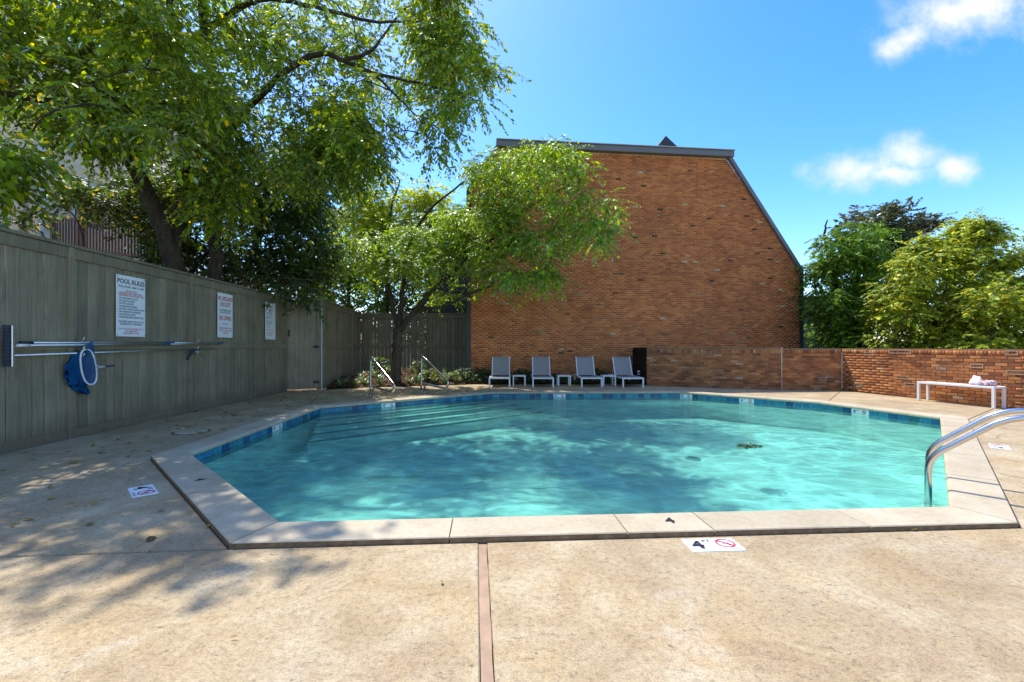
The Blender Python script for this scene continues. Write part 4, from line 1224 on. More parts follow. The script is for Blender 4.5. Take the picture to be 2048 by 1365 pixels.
def side_table():
    r = empty('side_table')
    MB().box((0, 0, .305), (.40, .40, .032), .004).build('table_top', M['white'], r)
    for sx in (-1, 1):
        for sy in (-1, 1): MB().box((sx * .178, sy * .178, .1445), (.04, .04, .289), .004).build('leg', M['white'], r)
    return r
proto = side_table()
for i_, (x, y, lab) in enumerate([(.22, 13.62, 'small white side table beside the lounger nearest the plant bed'), (1.60, 13.62, 'small white side table between the two middle loungers'), (2.975, 13.62, 'small white side table beside the lounger with the path light')]):
    o = proto if i_ == 0 else copy_tree(proto)
    o.location = (x, y, 0)
    tag(o, lab, 'side table', 'white side tables between the loungers')

bench = empty('bench', (9.36, 9.20, 0), math.atan2(8.45 - 12.1, 9.83 - 9.07))
bench.location = (9.345, 9.21, 0)
BL, BWd, BH = 1.36, .31, .425
for s in (-1, 1):
    MB().box((0, s * (BWd / 2 - .023), BH - .022), (BL, .046, .044), .004).build('long_rail', M['white'], bench)
    MB().box((s * (BL / 2 - .023), 0, BH - .023), (.046, BWd - .095, .04), .004).build('end_rail', M['white'], bench)
for sx in (-1, 1):
    for sy in (-1, 1): MB().box((sx * (BL / 2 - .0235), sy * (BWd / 2 - .0235), (BH - .046) / 2), (.047, .047, BH - .046), .004).build('leg', M['white'], bench)
MB().box((0, 0, BH - .012), (BL - .095, BWd - .095, .010)).build('seat_sling', M['sling'], bench)
tag(bench, 'long white metal bench standing against the brick garden wall', 'bench')
# crumpled pink cloth on the bench
def crumple(name, c, r, mat, seed, flatten=.5, parent=None):
    bm = bmesh.new(); bmesh.ops.create_icosphere(bm, subdivisions=3, radius=1)
    rg = np.random.default_rng(seed); ks = rg.normal(0, 2.2, (7, 3)); ph = rg.uniform(0, 6, 7)
    for v in bm.verts:
        s = 1 + sum(.09 * math.sin(float(k[0] * v.co.x + k[1] * v.co.y + k[2] * v.co.z) * 1.8 + p_) for k, p_ in zip(ks, ph))
        v.co = Vector((v.co.x * r[0] * s, v.co.y * r[1] * s, max(-.0, (v.co.z * .9 + .55)) * r[2] * s * flatten)) + Vector(c)
    me = bpy.data.meshes.new(name); bm.to_mesh(me); bm.free()
    me.polygons.foreach_set('use_smooth', [True] * len(me.polygons)); me.materials.append(mat)
    return link(name, me, parent)
M['pinkcloth'] = None
t = NT('pink_cloth'); nn = t.noise(t.objc(), 22, 3, .5)
M['pinkcloth'] = t.fin(t.bsdf(t.ramp(nn, [(.42, (.72, .30, .45)), (.5, (.80, .70, .72)), (.60, (.80, .72, .45)), (.68, (.6, .09, .22))], 'LINEAR'), .8))
t = NT('white_cloth'); nn = t.noise(t.objc(), 14, 3, .5)
M['whitecloth'] = t.fin(t.bsdf(t.ramp(nn, [(.4, (.80, .76, .80)), (.62, (.80, .52, .62))]), .8))
bx = bench.matrix_basis
cl = empty('cloth_bundle', bx @ Vector((.36, .02, BH - .001)))
crumple('pink_cloth', (.06, -.07, 0), (.13, .10, .09), M['pinkcloth'], 3, .7, cl)
crumple('white_cloth', (-.03, .06, 0), (.09, .10, .14), M['whitecloth'], 5, .75, cl)
tag(cl, 'crumpled pink and white cloth left on the bench', 'cloth')

pl = empty('path_light', (4.02, 13.95, 0))
MB().tube([(0, 0, -.02), (0, 0, .30)], .011, 8).build('stake', M['iron'], pl)
MB().lathe((0, 0, .30), [(.045, 0), (.05, .02), (.05, .11), (.062, .115), (.058, .135), (.01, .15)], 14).build('lamp_head', M['alu'], pl)
tag(pl, 'small metal path light on a stake by the garden wall end', 'path light')

# handrails over the pool steps
def handrail(base, label):
    u = Vector((.635, -.772, 0))          # from the deck out over the water
    r = empty('handrail', (base[0], base[1], 0))
    pts = [Vector((0, 0, -.02)), u * .0 + Vector((0, 0, .30)), u * .02 + Vector((0, 0, .98)), u * 1.08 + Vector((0, 0, .50)), u * 1.40 + Vector((0, 0, .34)), u * 1.27 + Vector((0, 0, .19)), u * .19 + Vector((0, 0, .235)), u * .17 + Vector((0, 0, -.02))]
    MB().tube(round_path(pts, [0, .1, .14, .25, .12, .10, .05, 0], 7), .027, 12).build('rail_tube', M['steel'], r)
    for q in (u * 0, u * .17): MB().lathe(q, [(.05, 0.0), (.05, .008), (.028, .02)], 14).build('base_flange', M['steel'], r)
    tag(r, label, 'handrail', 'looped steel handrails at the pool steps')
handrail((-3.45, 10.72), 'looped steel handrail in front of the tree trunk nearest the gate')
handrail((-2.40, 11.63), 'looped steel handrail beside the lime green plant')

# ladder on the near right corner
a1, b1, d1, n1_, L1 = edge_frame(1)
d3 = Vector((d1.x, d1.y, 0)); n3 = Vector((n1_.x, n1_.y, 0))
lad = empty('pool_ladder', (H_[0] + d1.x * .76, H_[1] + d1.y * .76, 0))
for s in (-.245, .245):
    o_ = d3 * s - n3 * .15
    pts = [o_ + Vector((0, 0, -.56)), o_ + Vector((0, 0, .275)), o_ + n3 * .42 + Vector((0, 0, .64)), o_ + n3 * .62 + Vector((0, 0, .685)), o_ + n3 * .92 + Vector((0, 0, .56)), o_ + n3 * .96 + Vector((0, 0, -.02))]
    MB().tube(round_path(pts, [0, .12, .22, .2, .16, 0], 9), .0245, 14).build('rail_tube', M['steel'], lad)
    MB().lathe(o_ + n3 * .96, [(.055, 0.0), (.055, .008), (.03, .022)], 16).build('base_flange', M['steel'], lad)
for z in (-.22, -.36, -.50):
    MB().frame_box((0, 0, z), d3, n3, (0, 0, 1), -.235, .235, -.19, -.10, -.012, .012, .004).build('tread', M['white'], lad)
tag(lad, 'pair of curved steel ladder rails at the near corner of the pool', 'pool ladder')

# ------------------------------------------------------------------ terrain behind the long fence, plant bed
hm = MB()
xs = [-6.55, -7.5, -9.0, -11, -14, -22, -45]; hz = [-.03, .9, 2.5, 3.5, 3.9, 4.1, 4.4]
ysx = [-8, -3, 1, 4, 7, 10, 13, 16, 20, 26, 40]
vs = [(x - (y > 16) * 0 , y, z + (.18 * math.sin(x * 1.7 + y * 1.1) if z > .5 else 0) - max(0, y - 22) * .05) for y in ysx for x, z in zip(xs, hz)]
nx_ = len(xs)
hm.add(vs, [(j * nx_ + i_, j * nx_ + i_ + 1, (j + 1) * nx_ + i_ + 1, (j + 1) * nx_ + i_) for j in range(len(ysx) - 1) for i_ in range(nx_ - 1)], True)
tag(hm.build('hill', M['soil']), 'brown earth bank rising behind the long fence', 'bank', kind='structure')

def bed_h(x, y):
    dx, dy = x + 3.55, y - 14.3
    f = (y - (12.62 + (x + 5.3) * .33)) / 1.6
    f = min(1, max(0, f))
    return .02 + .42 * math.exp(-(dx * dx / 2.6 + dy * dy / 1.6)) * f + .10 * f
bm_ = MB(); NX, NY = 30, 26
gridp = []
for j in range(NY + 1):
    for i_ in range(NX + 1):
        x = -5.40 + i_ / NX * 3.92 - (j / NY) * .5 * (1 - i_ / NX); y0 = 12.62 + (x + 5.3) * .33
        y = y0 + (17.5 - y0) * (j / NY) ** 1.3
        gridp.append((x, y, bed_h(x, y) + rng.normal(0, .012)))
bm_.add(gridp, [(j * (NX + 1) + i_, j * (NX + 1) + i_ + 1, (j + 1) * (NX + 1) + i_ + 1, (j + 1) * (NX + 1) + i_) for j in range(NY) for i_ in range(NX)], True)
tag(bm_.build('plant_bed', M['mulch']), 'mulched planting bed round the small tree', 'planting bed', kind='structure')
b2 = MB()
gp = []
for j in range(4):
    for i_ in range(25):
        x = -1.35 + i_ / 24 * 5.5; yb = 14.86 + (x + 1.42) * .1; y = 14.02 + (yb - 14.02) * j / 3
        if x > -1.2: y = max(y, 14.02)
        gp.append((x, y, .03 + .05 * (j > 0) + rng.normal(0, .01)))
b2.add(gp, [(j * 25 + i_, j * 25 + i_ + 1, (j + 1) * 25 + i_ + 1, (j + 1) * 25 + i_) for j in range(3) for i_ in range(24)], True)
tag(b2.build('soil_strip', M['mulch']), 'narrow soil strip along the foot of the brick gable', 'planting bed', kind='structure')

# ------------------------------------------------------------------ foliage
LEAF = np.array([(0, 0, 0), (-.5, .30, .10), (-.40, .68, .07), (0, 1, -.06), (.40, .68, .07), (.5, .30, .10)])   # across, along, fold
LQ = np.array([(0, 3, 2, 1), (0, 5, 4, 3)])
def leaves(name, Pp, D, N, L, Wd, mat, parent=None):
    D = D / np.linalg.norm(D, axis=1, keepdims=True)
    Sx = np.cross(D, N); Sx /= np.maximum(np.linalg.norm(Sx, axis=1, keepdims=True), 1e-6)
    Nn = np.cross(Sx, D)
    V = Pp[:, None, :] + Sx[:, None, :] * (LEAF[None, :, 0:1] * Wd[:, None, None]) + D[:, None, :] * (LEAF[None, :, 1:2] * L[:, None, None]) + Nn[:, None, :] * (LEAF[None, :, 2:3] * Wd[:, None, None])
    n = len(Pp)
    Q = (LQ[None] + (np.arange(n) * 6)[:, None, None]).reshape(-1, 4)
    return link(name, quads_mesh(name, V.reshape(-1, 3), Q, mat), parent)

def twig_leaves(cent, rad, tw, lv, llen, wid, droop, rg, tlen=.45, spread=1.0, flat=.85):
    """cent (n,3), rad (n,): sprays of leaves through each clump"""
    n = len(cent)
    c = np.repeat(cent, tw, 0); r = np.repeat(rad, tw)
    m = len(c)
    dirv = rg.normal(0, 1, (m, 3)); dirv[:, 2] *= flat
    dirv /= np.linalg.norm(dirv, axis=1, keepdims=True)
    base = c + dirv * (r * rg.uniform(.05, .85, m) ** .8)[:, None] * np.array([1, 1, flat])
    out = dirv * .8 + rg.normal(0, .45, (m, 3)); out[:, 2] = out[:, 2] * .55 - droop * .35
    out /= np.linalg.norm(out, axis=1, keepdims=True)
    tl = tlen * rg.uniform(.6, 1.25, m)
    t = (np.arange(lv) + .6) / lv
    Pp = base[:, None, :] + out[:, None, :] * (tl[:, None] * t[None, :])[:, :, None]
    Pp[:, :, 2] -= droop * .5 * (tl[:, None] * t[None, :] ** 2)
    side = np.cross(out, np.array([0, 0, 1.0])); side /= np.maximum(np.linalg.norm(side, axis=1, keepdims=True), 1e-6)
    sgn = np.where(np.arange(lv) % 2 == 0, 1.0, -1.0)
    D = out[:, None, :] * .75 + side[:, None, :] * sgn[None, :, None] * .8 * spread + rg.normal(0, .22, (m, lv, 3))
    D[:, :, 2] -= droop * rg.uniform(.3, 1.3, (m, lv))
    N = np.zeros((m, lv, 3)); N[:, :, 2] = 1.0
    N += rg.normal(0, .42, (m, lv, 3)) + out[:, None, :] * .25
    k = m * lv
    L = llen * rg.uniform(.45, 1.28, k)
    ends = base + out * tl[:, None]; ends[:, 2] -= droop * .5 * tl
    return Pp.reshape(k, 3), D.reshape(k, 3), N.reshape(k, 3), L, L * wid * rg.uniform(.85, 1.15, k), base, ends

def in_poly(x, y, poly):
    ins = np.zeros(len(x), bool); n = len(poly)
    for i_ in range(n):
        x0, y0 = poly[i_]; x1, y1 = poly[(i_ + 1) % n]
        c = ((y0 > y) != (y1 > y)) & (x < (x1 - x0) * (y - y0) / (y1 - y0 + 1e-9) + x0)
        ins ^= c
    return ins

def clumps(poly, n, y0, y1, rg, yfun=None, zmax=99):
    xs_ = [p[0] for p in poly]; ys_ = [p[1] for p in poly]
    out = []
    while len(out) < n:
        px = rg.uniform(min(xs_), max(xs_), 400); py = rg.uniform(min(ys_), max(ys_), 400)
        ok = in_poly(px, py, poly)
        for a_, b_ in zip(px[ok], py[ok]):
            Y = rg.uniform(y0, y1)
            if yfun is not None: Y = yfun(a_, b_, Y)
            p = P(a_, b_, Y)
            if p.z > zmax: continue
            out.append((p.x, p.y, p.z))
            if len(out) >= n: break
    return np.array(out)

def airy(cent, holes, keep_y=-1e9):
    """leave gaps between the clumps where the photograph's sunlight comes through to the water"""
    h = cent[:, 2] + .45
    sx = cent[:, 0] - SUN.x / SUN.z * h; sy = cent[:, 1] - SUN.y / SUN.z * h
    ok = np.ones(len(cent), bool)
    for x, y, r in holes: ok &= (sx - x) ** 2 + (sy - y) ** 2 > (r + .06) ** 2
    return ok
GAPS = [(-1.53, 4.75, .70), (-2.2, 9.4, .55), (-.6, 9.5, .55), (-3.5, 6.9, .45), (.25, 5.7, .65), (.45, 4.75, .6), (-2.4, 6.2, .3)]

def tree(name, label, cat, limbs, cent, rad, mat, bark, seed, tw=14, lv=11, llen=.11, wid=.46, droop=.6, tlen=.45, group=None, branch_r=.03, flat=.85, cover=None, name_crown='crown'):
    rg = np.random.default_rng(seed)
    base = limbs[0][0][0]
    root = empty(name, (base[0], base[1], base[2]))
    B = Vector(base)
    m = MB()
    nodes = []
    for pts, r0, r1 in limbs:
        sp = smooth_path([Vector(p) - B for p in pts], 6)
        k = len(sp)
        sp = [p + Vector(rg.normal(0, r0 * .12, 3)) * (0 < i_ < k - 1) for i_, p in enumerate(sp)]
        m.tube(sp, [r0 + (r1 - r0) * (i_ / (k - 1)) ** .8 for i_ in range(k)], 10)
        nodes += [p for i_, p in enumerate(sp) if i_ > k * .25]
    cl = cent - np.array(B)
    rads = rad * rg.uniform(.7, 1.25, len(cl))
    nodes_np = np.array([tuple(p) for p in nodes])
    order = np.argsort(np.min(np.linalg.norm(cl[:, None] - nodes_np[None], axis=2), axis=1))
    for i_ in order:
        c = cl[i_]
        dd = np.linalg.norm(nodes_np - c, axis=1) + np.maximum(0, nodes_np[:, 2] - c[2]) * .6
        j = int(np.argmin(dd)); s = Vector(nodes_np[j]); e = Vector(c)
        L = (e - s).length
        if L < .12: continue
        mid = s.lerp(e, .5) + Vector((rg.normal(0, .06) * L, rg.normal(0, .06) * L, .10 * L))
        sp = smooth_path([s, mid, e], 4)
        r0 = min(branch_r, .008 + branch_r * .35 * L)
        m.tube(sp, [r0 * (1 - .72 * q / (len(sp) - 1)) for q in range(len(sp))], 5)
        nodes_np = np.vstack([nodes_np, np.array([tuple(p) for p in sp[3:]])])
    Pp, D, N, L, Wd, tb, te = twig_leaves(cl, rads, tw, lv, llen, wid, droop, rg, tlen, flat=flat)
    # twigs
    step = max(1, len(tb) // 1500)
    for a_, b_, in zip(tb[::step], te[::step]):
        m.tube([Vector(a_), Vector(b_)], [.006, .003], 3, cap=False)
    m.build('trunk', bark, root)
    leaves(name_crown, Pp, D, N, L, Wd, mat, root)
    tag(root, label, cat, group)
    return root

rg = np.random.default_rng(11)
# leaning twin-stemmed tree just behind the fence
c1 = clumps([q for q in [(-900, -60), (430, -60), (430, 250), (390, 330), (290, 300), (215, 280), (160, 265), (60, 225), (-60, 225), (-400, 200), (-900, 100)]], 205, 5.8, 9.6, rg, zmax=8.8)
c1 = np.vstack([c1, clumps([(-900, -700), (300, -700), (430, -300), (430, -60), (-900, -60)], 48, 5.8, 9.6, rg, zmax=8.8)])
c1x = clumps([(140, 150), (330, 170), (330, 300), (215, 290), (160, 270)], 26, 7.6, 9.4, rg)
c1b = clumps([(-40, 250), (60, 260), (70, 345), (30, 375), (-60, 370)], 5, 4.9, 5.6, rg)
k1 = airy(np.vstack([c1, c1x, c1b]), GAPS)
tree('hackberry_tree', 'tall leaning twin stemmed tree spreading over the pool rules sign', 'tree',
     [([P(350, 640, 8.9), P(345, 520, 8.8), P(300, 400, 8.6), P(236, 255, 8.3), P(175, 90, 7.8), P(110, -160, 7.2), P(40, -420, 6.8)], .20, .05),
      ([P(352, 640, 8.9), P(350, 520, 8.85), P(362, 400, 9.0), P(370, 290, 9.1), P(352, 110, 8.8), P(330, -120, 8.3), P(330, -450, 7.8)], .14, .04),
      ([P(236, 255, 8.3), P(150, 215, 7.4), P(20, 190, 6.6), P(-150, 150, 6.0)], .09, .025),
      ([P(352, 110, 8.8), P(230, 30, 7.8), P(60, -80, 6.8), P(-120, -250, 6.2)], .08, .025)],
     np.vstack([c1, c1x, c1b])[k1], np.r_[np.full(205, .55), np.full(48, .36), np.full(26, .40), np.full(5, .2)][k1], M['leaf_big'], M['bark'], 21, tw=22, lv=13, llen=.112, wid=.47, droop=.75, tlen=.5)
# straight tree whose bough reaches out over the pool
c2 = np.vstack([clumps([(385, -420), (640, -400), (740, -150), (720, 60), (760, 210), (770, 300), (735, 330), (690, 360), (570, 385), (480, 400), (400, 340)], 100, 7.9, 10.6, rg, zmax=8.6),
                clumps([(640, -330), (860, -230), (940, -80), (925, 30), (965, 85), (980, 130), (965, 165), (990, 195), (965, 235), (900, 212), (880, 250), (905, 285), (870, 300), (815, 250), (760, 220), (720, 60)], 80, 7.9, 9.6, rg, zmax=8.4),
                clumps([(560, 230), (740, 220), (800, 300), (740, 345), (640, 350)], 22, 8.6, 10.2, rg),
                clumps([(370, 250), (480, 250), (500, 400), (470, 460), (410, 430), (370, 330)], 20, 8.2, 9.3, rg)])
nc2 = len(c2)
c2 = np.vstack([c2, clumps([(400, -150), (640, -130), (800, -100), (930, -40), (920, 120), (800, 210), (740, 320), (480, 380), (390, 250)], 85, 10.3, 12.6, rg)])
k2 = airy(c2, GAPS)
tree('hackberry_tree', 'tall straight tree whose long bough reaches over the pool against the sky', 'tree',
     [([P(428, 650, 9.8), P(430, 450, 9.7), P(426, 260, 9.5), P(412, 60, 9.2), P(408, -180, 9.0), P(430, -520, 8.8)], .16, .05),
      ([P(427, 300, 9.55), P(520, 190, 9.2), P(620, 112, 8.9), P(690, 122, 8.9), P(745, 145, 8.9), P(830, 165, 8.8), P(930, 190, 8.8)], .085, .015),
      ([P(412, 60, 9.2), P(520, 0, 8.9), P(650, 20, 8.8), P(760, 45, 8.8), P(880, 40, 8.8)], .07, .015),
      ([P(690, 122, 8.9), P(745, 100, 9.0), P(790, 40, 9.1), P(850, -20, 9.2)], .045, .012),
      ([P(745, 145, 8.9), P(800, 200, 9.0), P(850, 250, 9.1)], .03, .01),
      ([P(410, -100, 9.05), P(560, -250, 8.7), P(720, -380, 8.4)], .07, .02)],
     c2[k2], np.r_[np.full(100, .46), np.full(80, .32), np.full(22, .38), np.full(20, .34), np.full(85, .46)][k2], M['leaf_big'], M['bark'], 22, tw=25, lv=13, llen=.100, wid=.46, droop=.75, tlen=.5)
# dark evergreen understorey behind the fence
c = clumps([(290, 400), (380, 320), (520, 330), (640, 330), (650, 420), (640, 560), (620, 600), (520, 585), (400, 550), (310, 520)], 125, 10.8, 13.6, rg)
tree('evergreen_tree', 'dark evergreen filling the gap behind the fence beside the trunks', 'tree',
     [([P(520, 660, 12.2), P(520, 560, 12.2), P(510, 430, 12.2), P(530, 340, 12.2)], .12, .03), ([P(525, 650, 12.2), P(580, 520, 12.3), P(610, 400, 12.4)], .08, .02)],
     c, .62, M['leaf_dark'], M['bark'], 23, tw=24, lv=12, llen=.14, wid=.42, droop=.5, tlen=.5)
c = clumps([(120, 385), (190, 355), (330, 350), (390, 400), (395, 500), (335, 500), (310, 450), (230, 435), (160, 415)], 40, 9.8, 12.5, rg)
tree('sapling', 'young yellowing tree in front of the picket railing', 'tree',
     [([P(330, 620, 11.4), P(310, 500, 11.2), P(250, 420, 11.0), P(180, 390, 10.8)], .05, .012), ([P(325, 600, 11.4), P(340, 460, 11.2), P(360, 390, 11.0)], .04, .012)],
     c, .42, M['leaf_sapling'], M['bark2'], 24, tw=20, lv=10, llen=.12, wid=.5, droop=.5, tlen=.42, branch_r=.015)
c = clumps([(0, 440), (60, 425), (120, 405), (125, 425), (60, 450), (0, 458)], 5, 8.4, 8.9, rg)
tree('sapling', 'thin green branch arching over the near end of the fence', 'tree',
     [([P(170, 640, 8.9), P(165, 470, 8.8), P(120, 412, 8.7), P(60, 432, 8.65), P(-20, 460, 8.6)], .02, .006)],
     c, .16, M['leaf_sapling'], M['bark2'], 25, tw=9, lv=7, llen=.10, wid=.5, droop=.6, tlen=.28, branch_r=.008)
# lime tree and shrubs beyond the back fence
c = clumps([(680, 380), (730, 335), (800, 340), (880, 395), (905, 440), (900, 500), (840, 540), (740, 540), (680, 480)], 70, 18.6, 20.4, rg)
tree('lime_tree', 'sunlit lime yellow tree beyond the back fence', 'tree',
     [([P(770, 690, 19.5), P(775, 560, 19.5), P(780, 430, 19.4), P(800, 360, 19.3)], .13, .03)],
     c, .75, M['leaf_yel'], M['bark'], 26, tw=26, lv=12, llen=.15, wid=.46, droop=.5, tlen=.6)
c = clumps([(560, 430), (700, 400), (860, 460), (930, 500), (935, 640), (640, 640), (600, 600)], 95, 20.5, 24, rg)
c = np.vstack([c, clumps([(590, 590), (700, 560), (940, 560), (940, 690), (590, 690)], 45, 19.5, 22, rg)])
tree('evergreen_tree', 'mid green trees massed low beyond the back fence', 'tree',
     [([P(700, 690, 22), P(700, 560, 22), P(720, 450, 22)], .14, .04), ([P(860, 690, 22), P(860, 600, 22), P(880, 510, 22)], .1, .03)],
     c, .9, M['leaf_mid'], M['bark'], 27, tw=26, lv=12, llen=.19, wid=.45, droop=.5, tlen=.7)
c = clumps([(860, 400), (905, 350), (935, 345), (960, 330), (965, 400), (935, 420), (900, 430)], 10, 16.5, 18, rg)
# small spreading tree in the plant bed
def ysm(a_, b_, Y):            # leans out towards the pool on its right-hand side
    f = min(1, max(0, (a_ - 820) / 300))
    return Y - f * 1.5
spoly = [(620, 500), (700, 455), (800, 470), (880, 440), (935, 405), (945, 330), (975, 295), (1060, 282), (1130, 285), (1195, 312), (1180, 345), (1120, 360), (1120, 395), (1200, 385), (1235, 400), (1228, 465), (1170, 500), (1110, 525), (1125, 555), (1050, 560), (1020, 600), (985, 575), (900, 560), (870, 570), (760, 560), (700, 575), (640, 575)]
c = clumps(spoly, 150, 12.0, 13.9, rg, ysm)
cs2 = clumps([(950, 310), (1130, 290), (1230, 400), (1160, 500), (1000, 520), (900, 520), (790, 530), (820, 470), (930, 410)], 22, 12.2, 13.6, rg, ysm)
tree('spreading_tree', 'small spreading tree in the plant bed reaching in front of the brick gable', 'tree',
     [([P(792, 765, 13.6), P(793, 700, 13.6), P(797, 655, 13.55)], .165, .14),
      ([P(797, 658, 13.55), P(780, 590, 13.5), P(768, 520, 13.4), P(735, 460, 13.2)], .085, .025),
      ([P(797, 660, 13.55), P(806, 580, 13.5), P(815, 500, 13.3), P(860, 420, 13.0), P(960, 340, 12.6)], .095, .02),
      ([P(798, 662, 13.55), P(835, 615, 13.3), P(872, 575, 13.1), P(960, 500, 12.7), P(1050, 420, 12.2), P(1140, 370, 11.8)], .11, .02),
      ([P(835, 618, 13.3), P(890, 612, 13.0), P(960, 580, 12.6), P(1040, 560, 12.2), P(1090, 540, 12.0)], .065, .015),
      ([P(960, 500, 12.7), P(1060, 480, 12.1), P(1180, 430, 11.7)], .05, .012)],
     np.vstack([c, cs2, clumps([(840, 430), (945, 420), (945, 600), (860, 600)], 20, 13.6, 14.5, rg), clumps([(930, 330), (985, 290), (1060, 285), (1080, 380), (980, 470), (870, 520), (870, 430), (920, 400)], 30, 12.4, 13.6, rg), clumps([(630, 490), (780, 450), (930, 450), (930, 530), (760, 560), (660, 570)], 42, 12.8, 14.2, rg)]), .36, M['leaf_small'], M['bark2'], 28, tw=15, lv=12, llen=.108, wid=.42, droop=.65, tlen=.48, branch_r=.028, flat=.65)
# trees over the garden wall
c = clumps([(1625, 555), (1645, 510), (1660, 460), (1700, 440), (1765, 450), (1770, 560), (1760, 640), (1800, 720), (1660, 720), (1632, 640)], 85, 14.4, 16.4, rg)
tree('climber_clad_tree', 'green climber clad tree beside the corner of the brick gable', 'tree',
     [([P(1690, 760, 15.6), P(1690, 640, 15.6), P(1665, 540, 15.6), P(1650, 470, 15.6), P(1655, 440, 15.6)], .12, .02), ([P(1690, 640, 15.6), P(1720, 540, 15.5), P(1735, 460, 15.4)], .08, .02)],
     c, .55, M['leaf_mid'], M['bark'], 29, tw=30, lv=12, llen=.13, wid=.5, droop=.6, tlen=.42)
c = clumps([(1690, 450), (1710, 425), (1760, 415), (1810, 412), (1860, 420), (1878, 440), (1850, 480), (1830, 530), (1760, 560), (1720, 520)], 75, 21, 23.5, rg)
tree('magnolia_tree', 'dark brown green tree standing behind against the sky', 'tree',
     [([P(1790, 760, 22), P(1790, 560, 22), P(1790, 480, 22), P(1780, 425, 22)], .16, .03), ([P(1790, 540, 22), P(1830, 470, 22), P(1850, 430, 22)], .08, .02)],
     c, .55, M['leaf_mag'], M['bark'], 30, tw=22, lv=9, llen=.22, wid=.42, droop=.1, tlen=.4)
def ycr(a_, b_, Y): return Y
c = clumps([(1750, 610), (1785, 540), (1815, 510), (1880, 495), (1925, 480), (1960, 500), (1965, 720), (1755, 720)], 95, 12.4, 14.4, rg)
cs_ = clumps([(1905, 455), (1925, 450), (1935, 485), (1915, 490)], 2, 13, 13.4, rg)
tree('flowering_shrub', 'big yellow green shrub with seed heads above the wall past the climber clad tree', 'shrub',
     [([P(1850, 770, 13.4), P(1850, 650, 13.4), P(1830, 560, 13.4), P(1800, 510, 13.4)], .05, .015), ([P(1855, 770, 13.4), P(1880, 620, 13.3), P(1910, 520, 13.2), P(1922, 445, 13.2)], .05, .008), ([P(1855, 760, 13.4), P(1900, 640, 13.0), P(1950, 560, 12.8)], .045, .012)],
     np.vstack([c, cs_, clumps([(1912, 440), (1930, 440), (1935, 490), (1918, 490)], 5, 13.1, 13.3, rg), clumps([(1800, 490), (1860, 470), (1870, 490), (1810, 510)], 4, 13, 13.3, rg)]), np.r_[np.full(95, .5), np.full(2, .3), np.full(9, .10)], M['leaf_crape'], M['bark2'], 31, tw=32, lv=12, llen=.11, wid=.52, droop=.45, tlen=.42, branch_r=.02)
c = clumps([(1945, 520), (1960, 470), (1990, 465), (2060, 475), (2180, 450), (2300, 480), (2350, 725), (1950, 725)], 120, 11.2, 13.2, rg)
tree('flowering_shrub', 'yellow green shrub spilling over the wall above the bench', 'shrub',
     [([P(2080, 790, 12.2), P(2070, 640, 12.2), P(2010, 560, 12.2), P(1965, 445, 12.2)], .05, .008), ([P(2085, 790, 12.2), P(2110, 620, 12.1), P(2150, 500, 12)], .05, .012)],
     np.vstack([c, clumps([(1955, 440), (1970, 440), (2000, 460), (1980, 490), (1958, 490)], 7, 12.2, 12.4, rg)]), np.r_[np.full(120, .5), np.full(7, .10)], M['leaf_crape'], M['bark2'], 32, tw=32, lv=12, llen=.105, wid=.52, droop=.45, tlen=.42, branch_r=.02)

c = clumps([(1640, 610), (1740, 590), (1900, 560), (2100, 560), (2330, 580), (2330, 740), (1640, 740)], 80, 16.8, 18.5, rg)
tree('hedge_shrub', 'dark green shrub filling in low behind the yellow green shrubs', 'shrub',
     [([P(1800, 770, 17.6), P(1800, 690, 17.6), P(1780, 620, 17.6)], .06, .02), ([P(2000, 770, 17.6), P(2000, 690, 17.6), P(2050, 590, 17.6)], .06, .02)],
     c, .75, M['leaf_mid'], M['bark2'], 33, tw=26, lv=11, llen=.17, wid=.5, droop=.4, tlen=.5, branch_r=.02)

# grassy clumps in the plant bed
def blade_clump(seed):
    rg_ = np.random.default_rng(seed)
    V = []; Q = []
    for k in range(46):
        an = rg_.uniform(0, 6.283); L = rg_.uniform(.20, .38); lean = rg_.uniform(.25, 1.0); w_ = rg_.uniform(.006, .011)
        d = np.array([math.cos(an), math.sin(an), 0]); s = np.array([-d[1], d[0], 0]) * w_
        b = d * rg_.uniform(0, .05); base = len(V)
        for t_ in (0, .35, .7, 1.0):
            p = b + d * (L * lean * t_ ** 1.4) + np.array([0, 0, L * (t_ * 1.05 - .62 * lean * t_ ** 2.3)])
            ww = s * (1 - .85 * t_ ** 2)
            V += [p - ww, p + ww]
        Q += [(base + 2 * q, base + 2 * q + 1, base + 2 * q + 3, base + 2 * q + 2) for q in range(3)]
    return quads_mesh('tuft', np.array(V), np.array(Q), M['blade'])
tufts = [blade_clump(s) for s in range(4)]
k = 0
spots_ = []
for row, (o0, o1) in enumerate([(.18, .30), (.5, .75), (.95, 1.2)]):
    for x in np.arange(-5.0, -1.4, .36):
        xx = x + rng.normal(0, .07) + row * .15; y = 12.62 + (xx + 5.3) * .33 + rng.uniform(o0, o1)
        if abs(xx + 3.62) < .22 and abs(y - 13.6) < .3: continue
        if xx > -1.5: continue
        spots_.append((xx, y))
for x, y in spots_:
    o = link('lilyturf', tufts[k % 4]); k += 1
    o.location = (x, y, bed_h(x, y) - .012); o.rotation_euler.z = rng.uniform(0, 6.28); s = rng.uniform(.75, 1.15); o.scale = (s, s, s)
    tag(o, 'grassy tuft of lilyturf in the mulched plant bed', 'plant', 'lilyturf tufts in the plant bed')
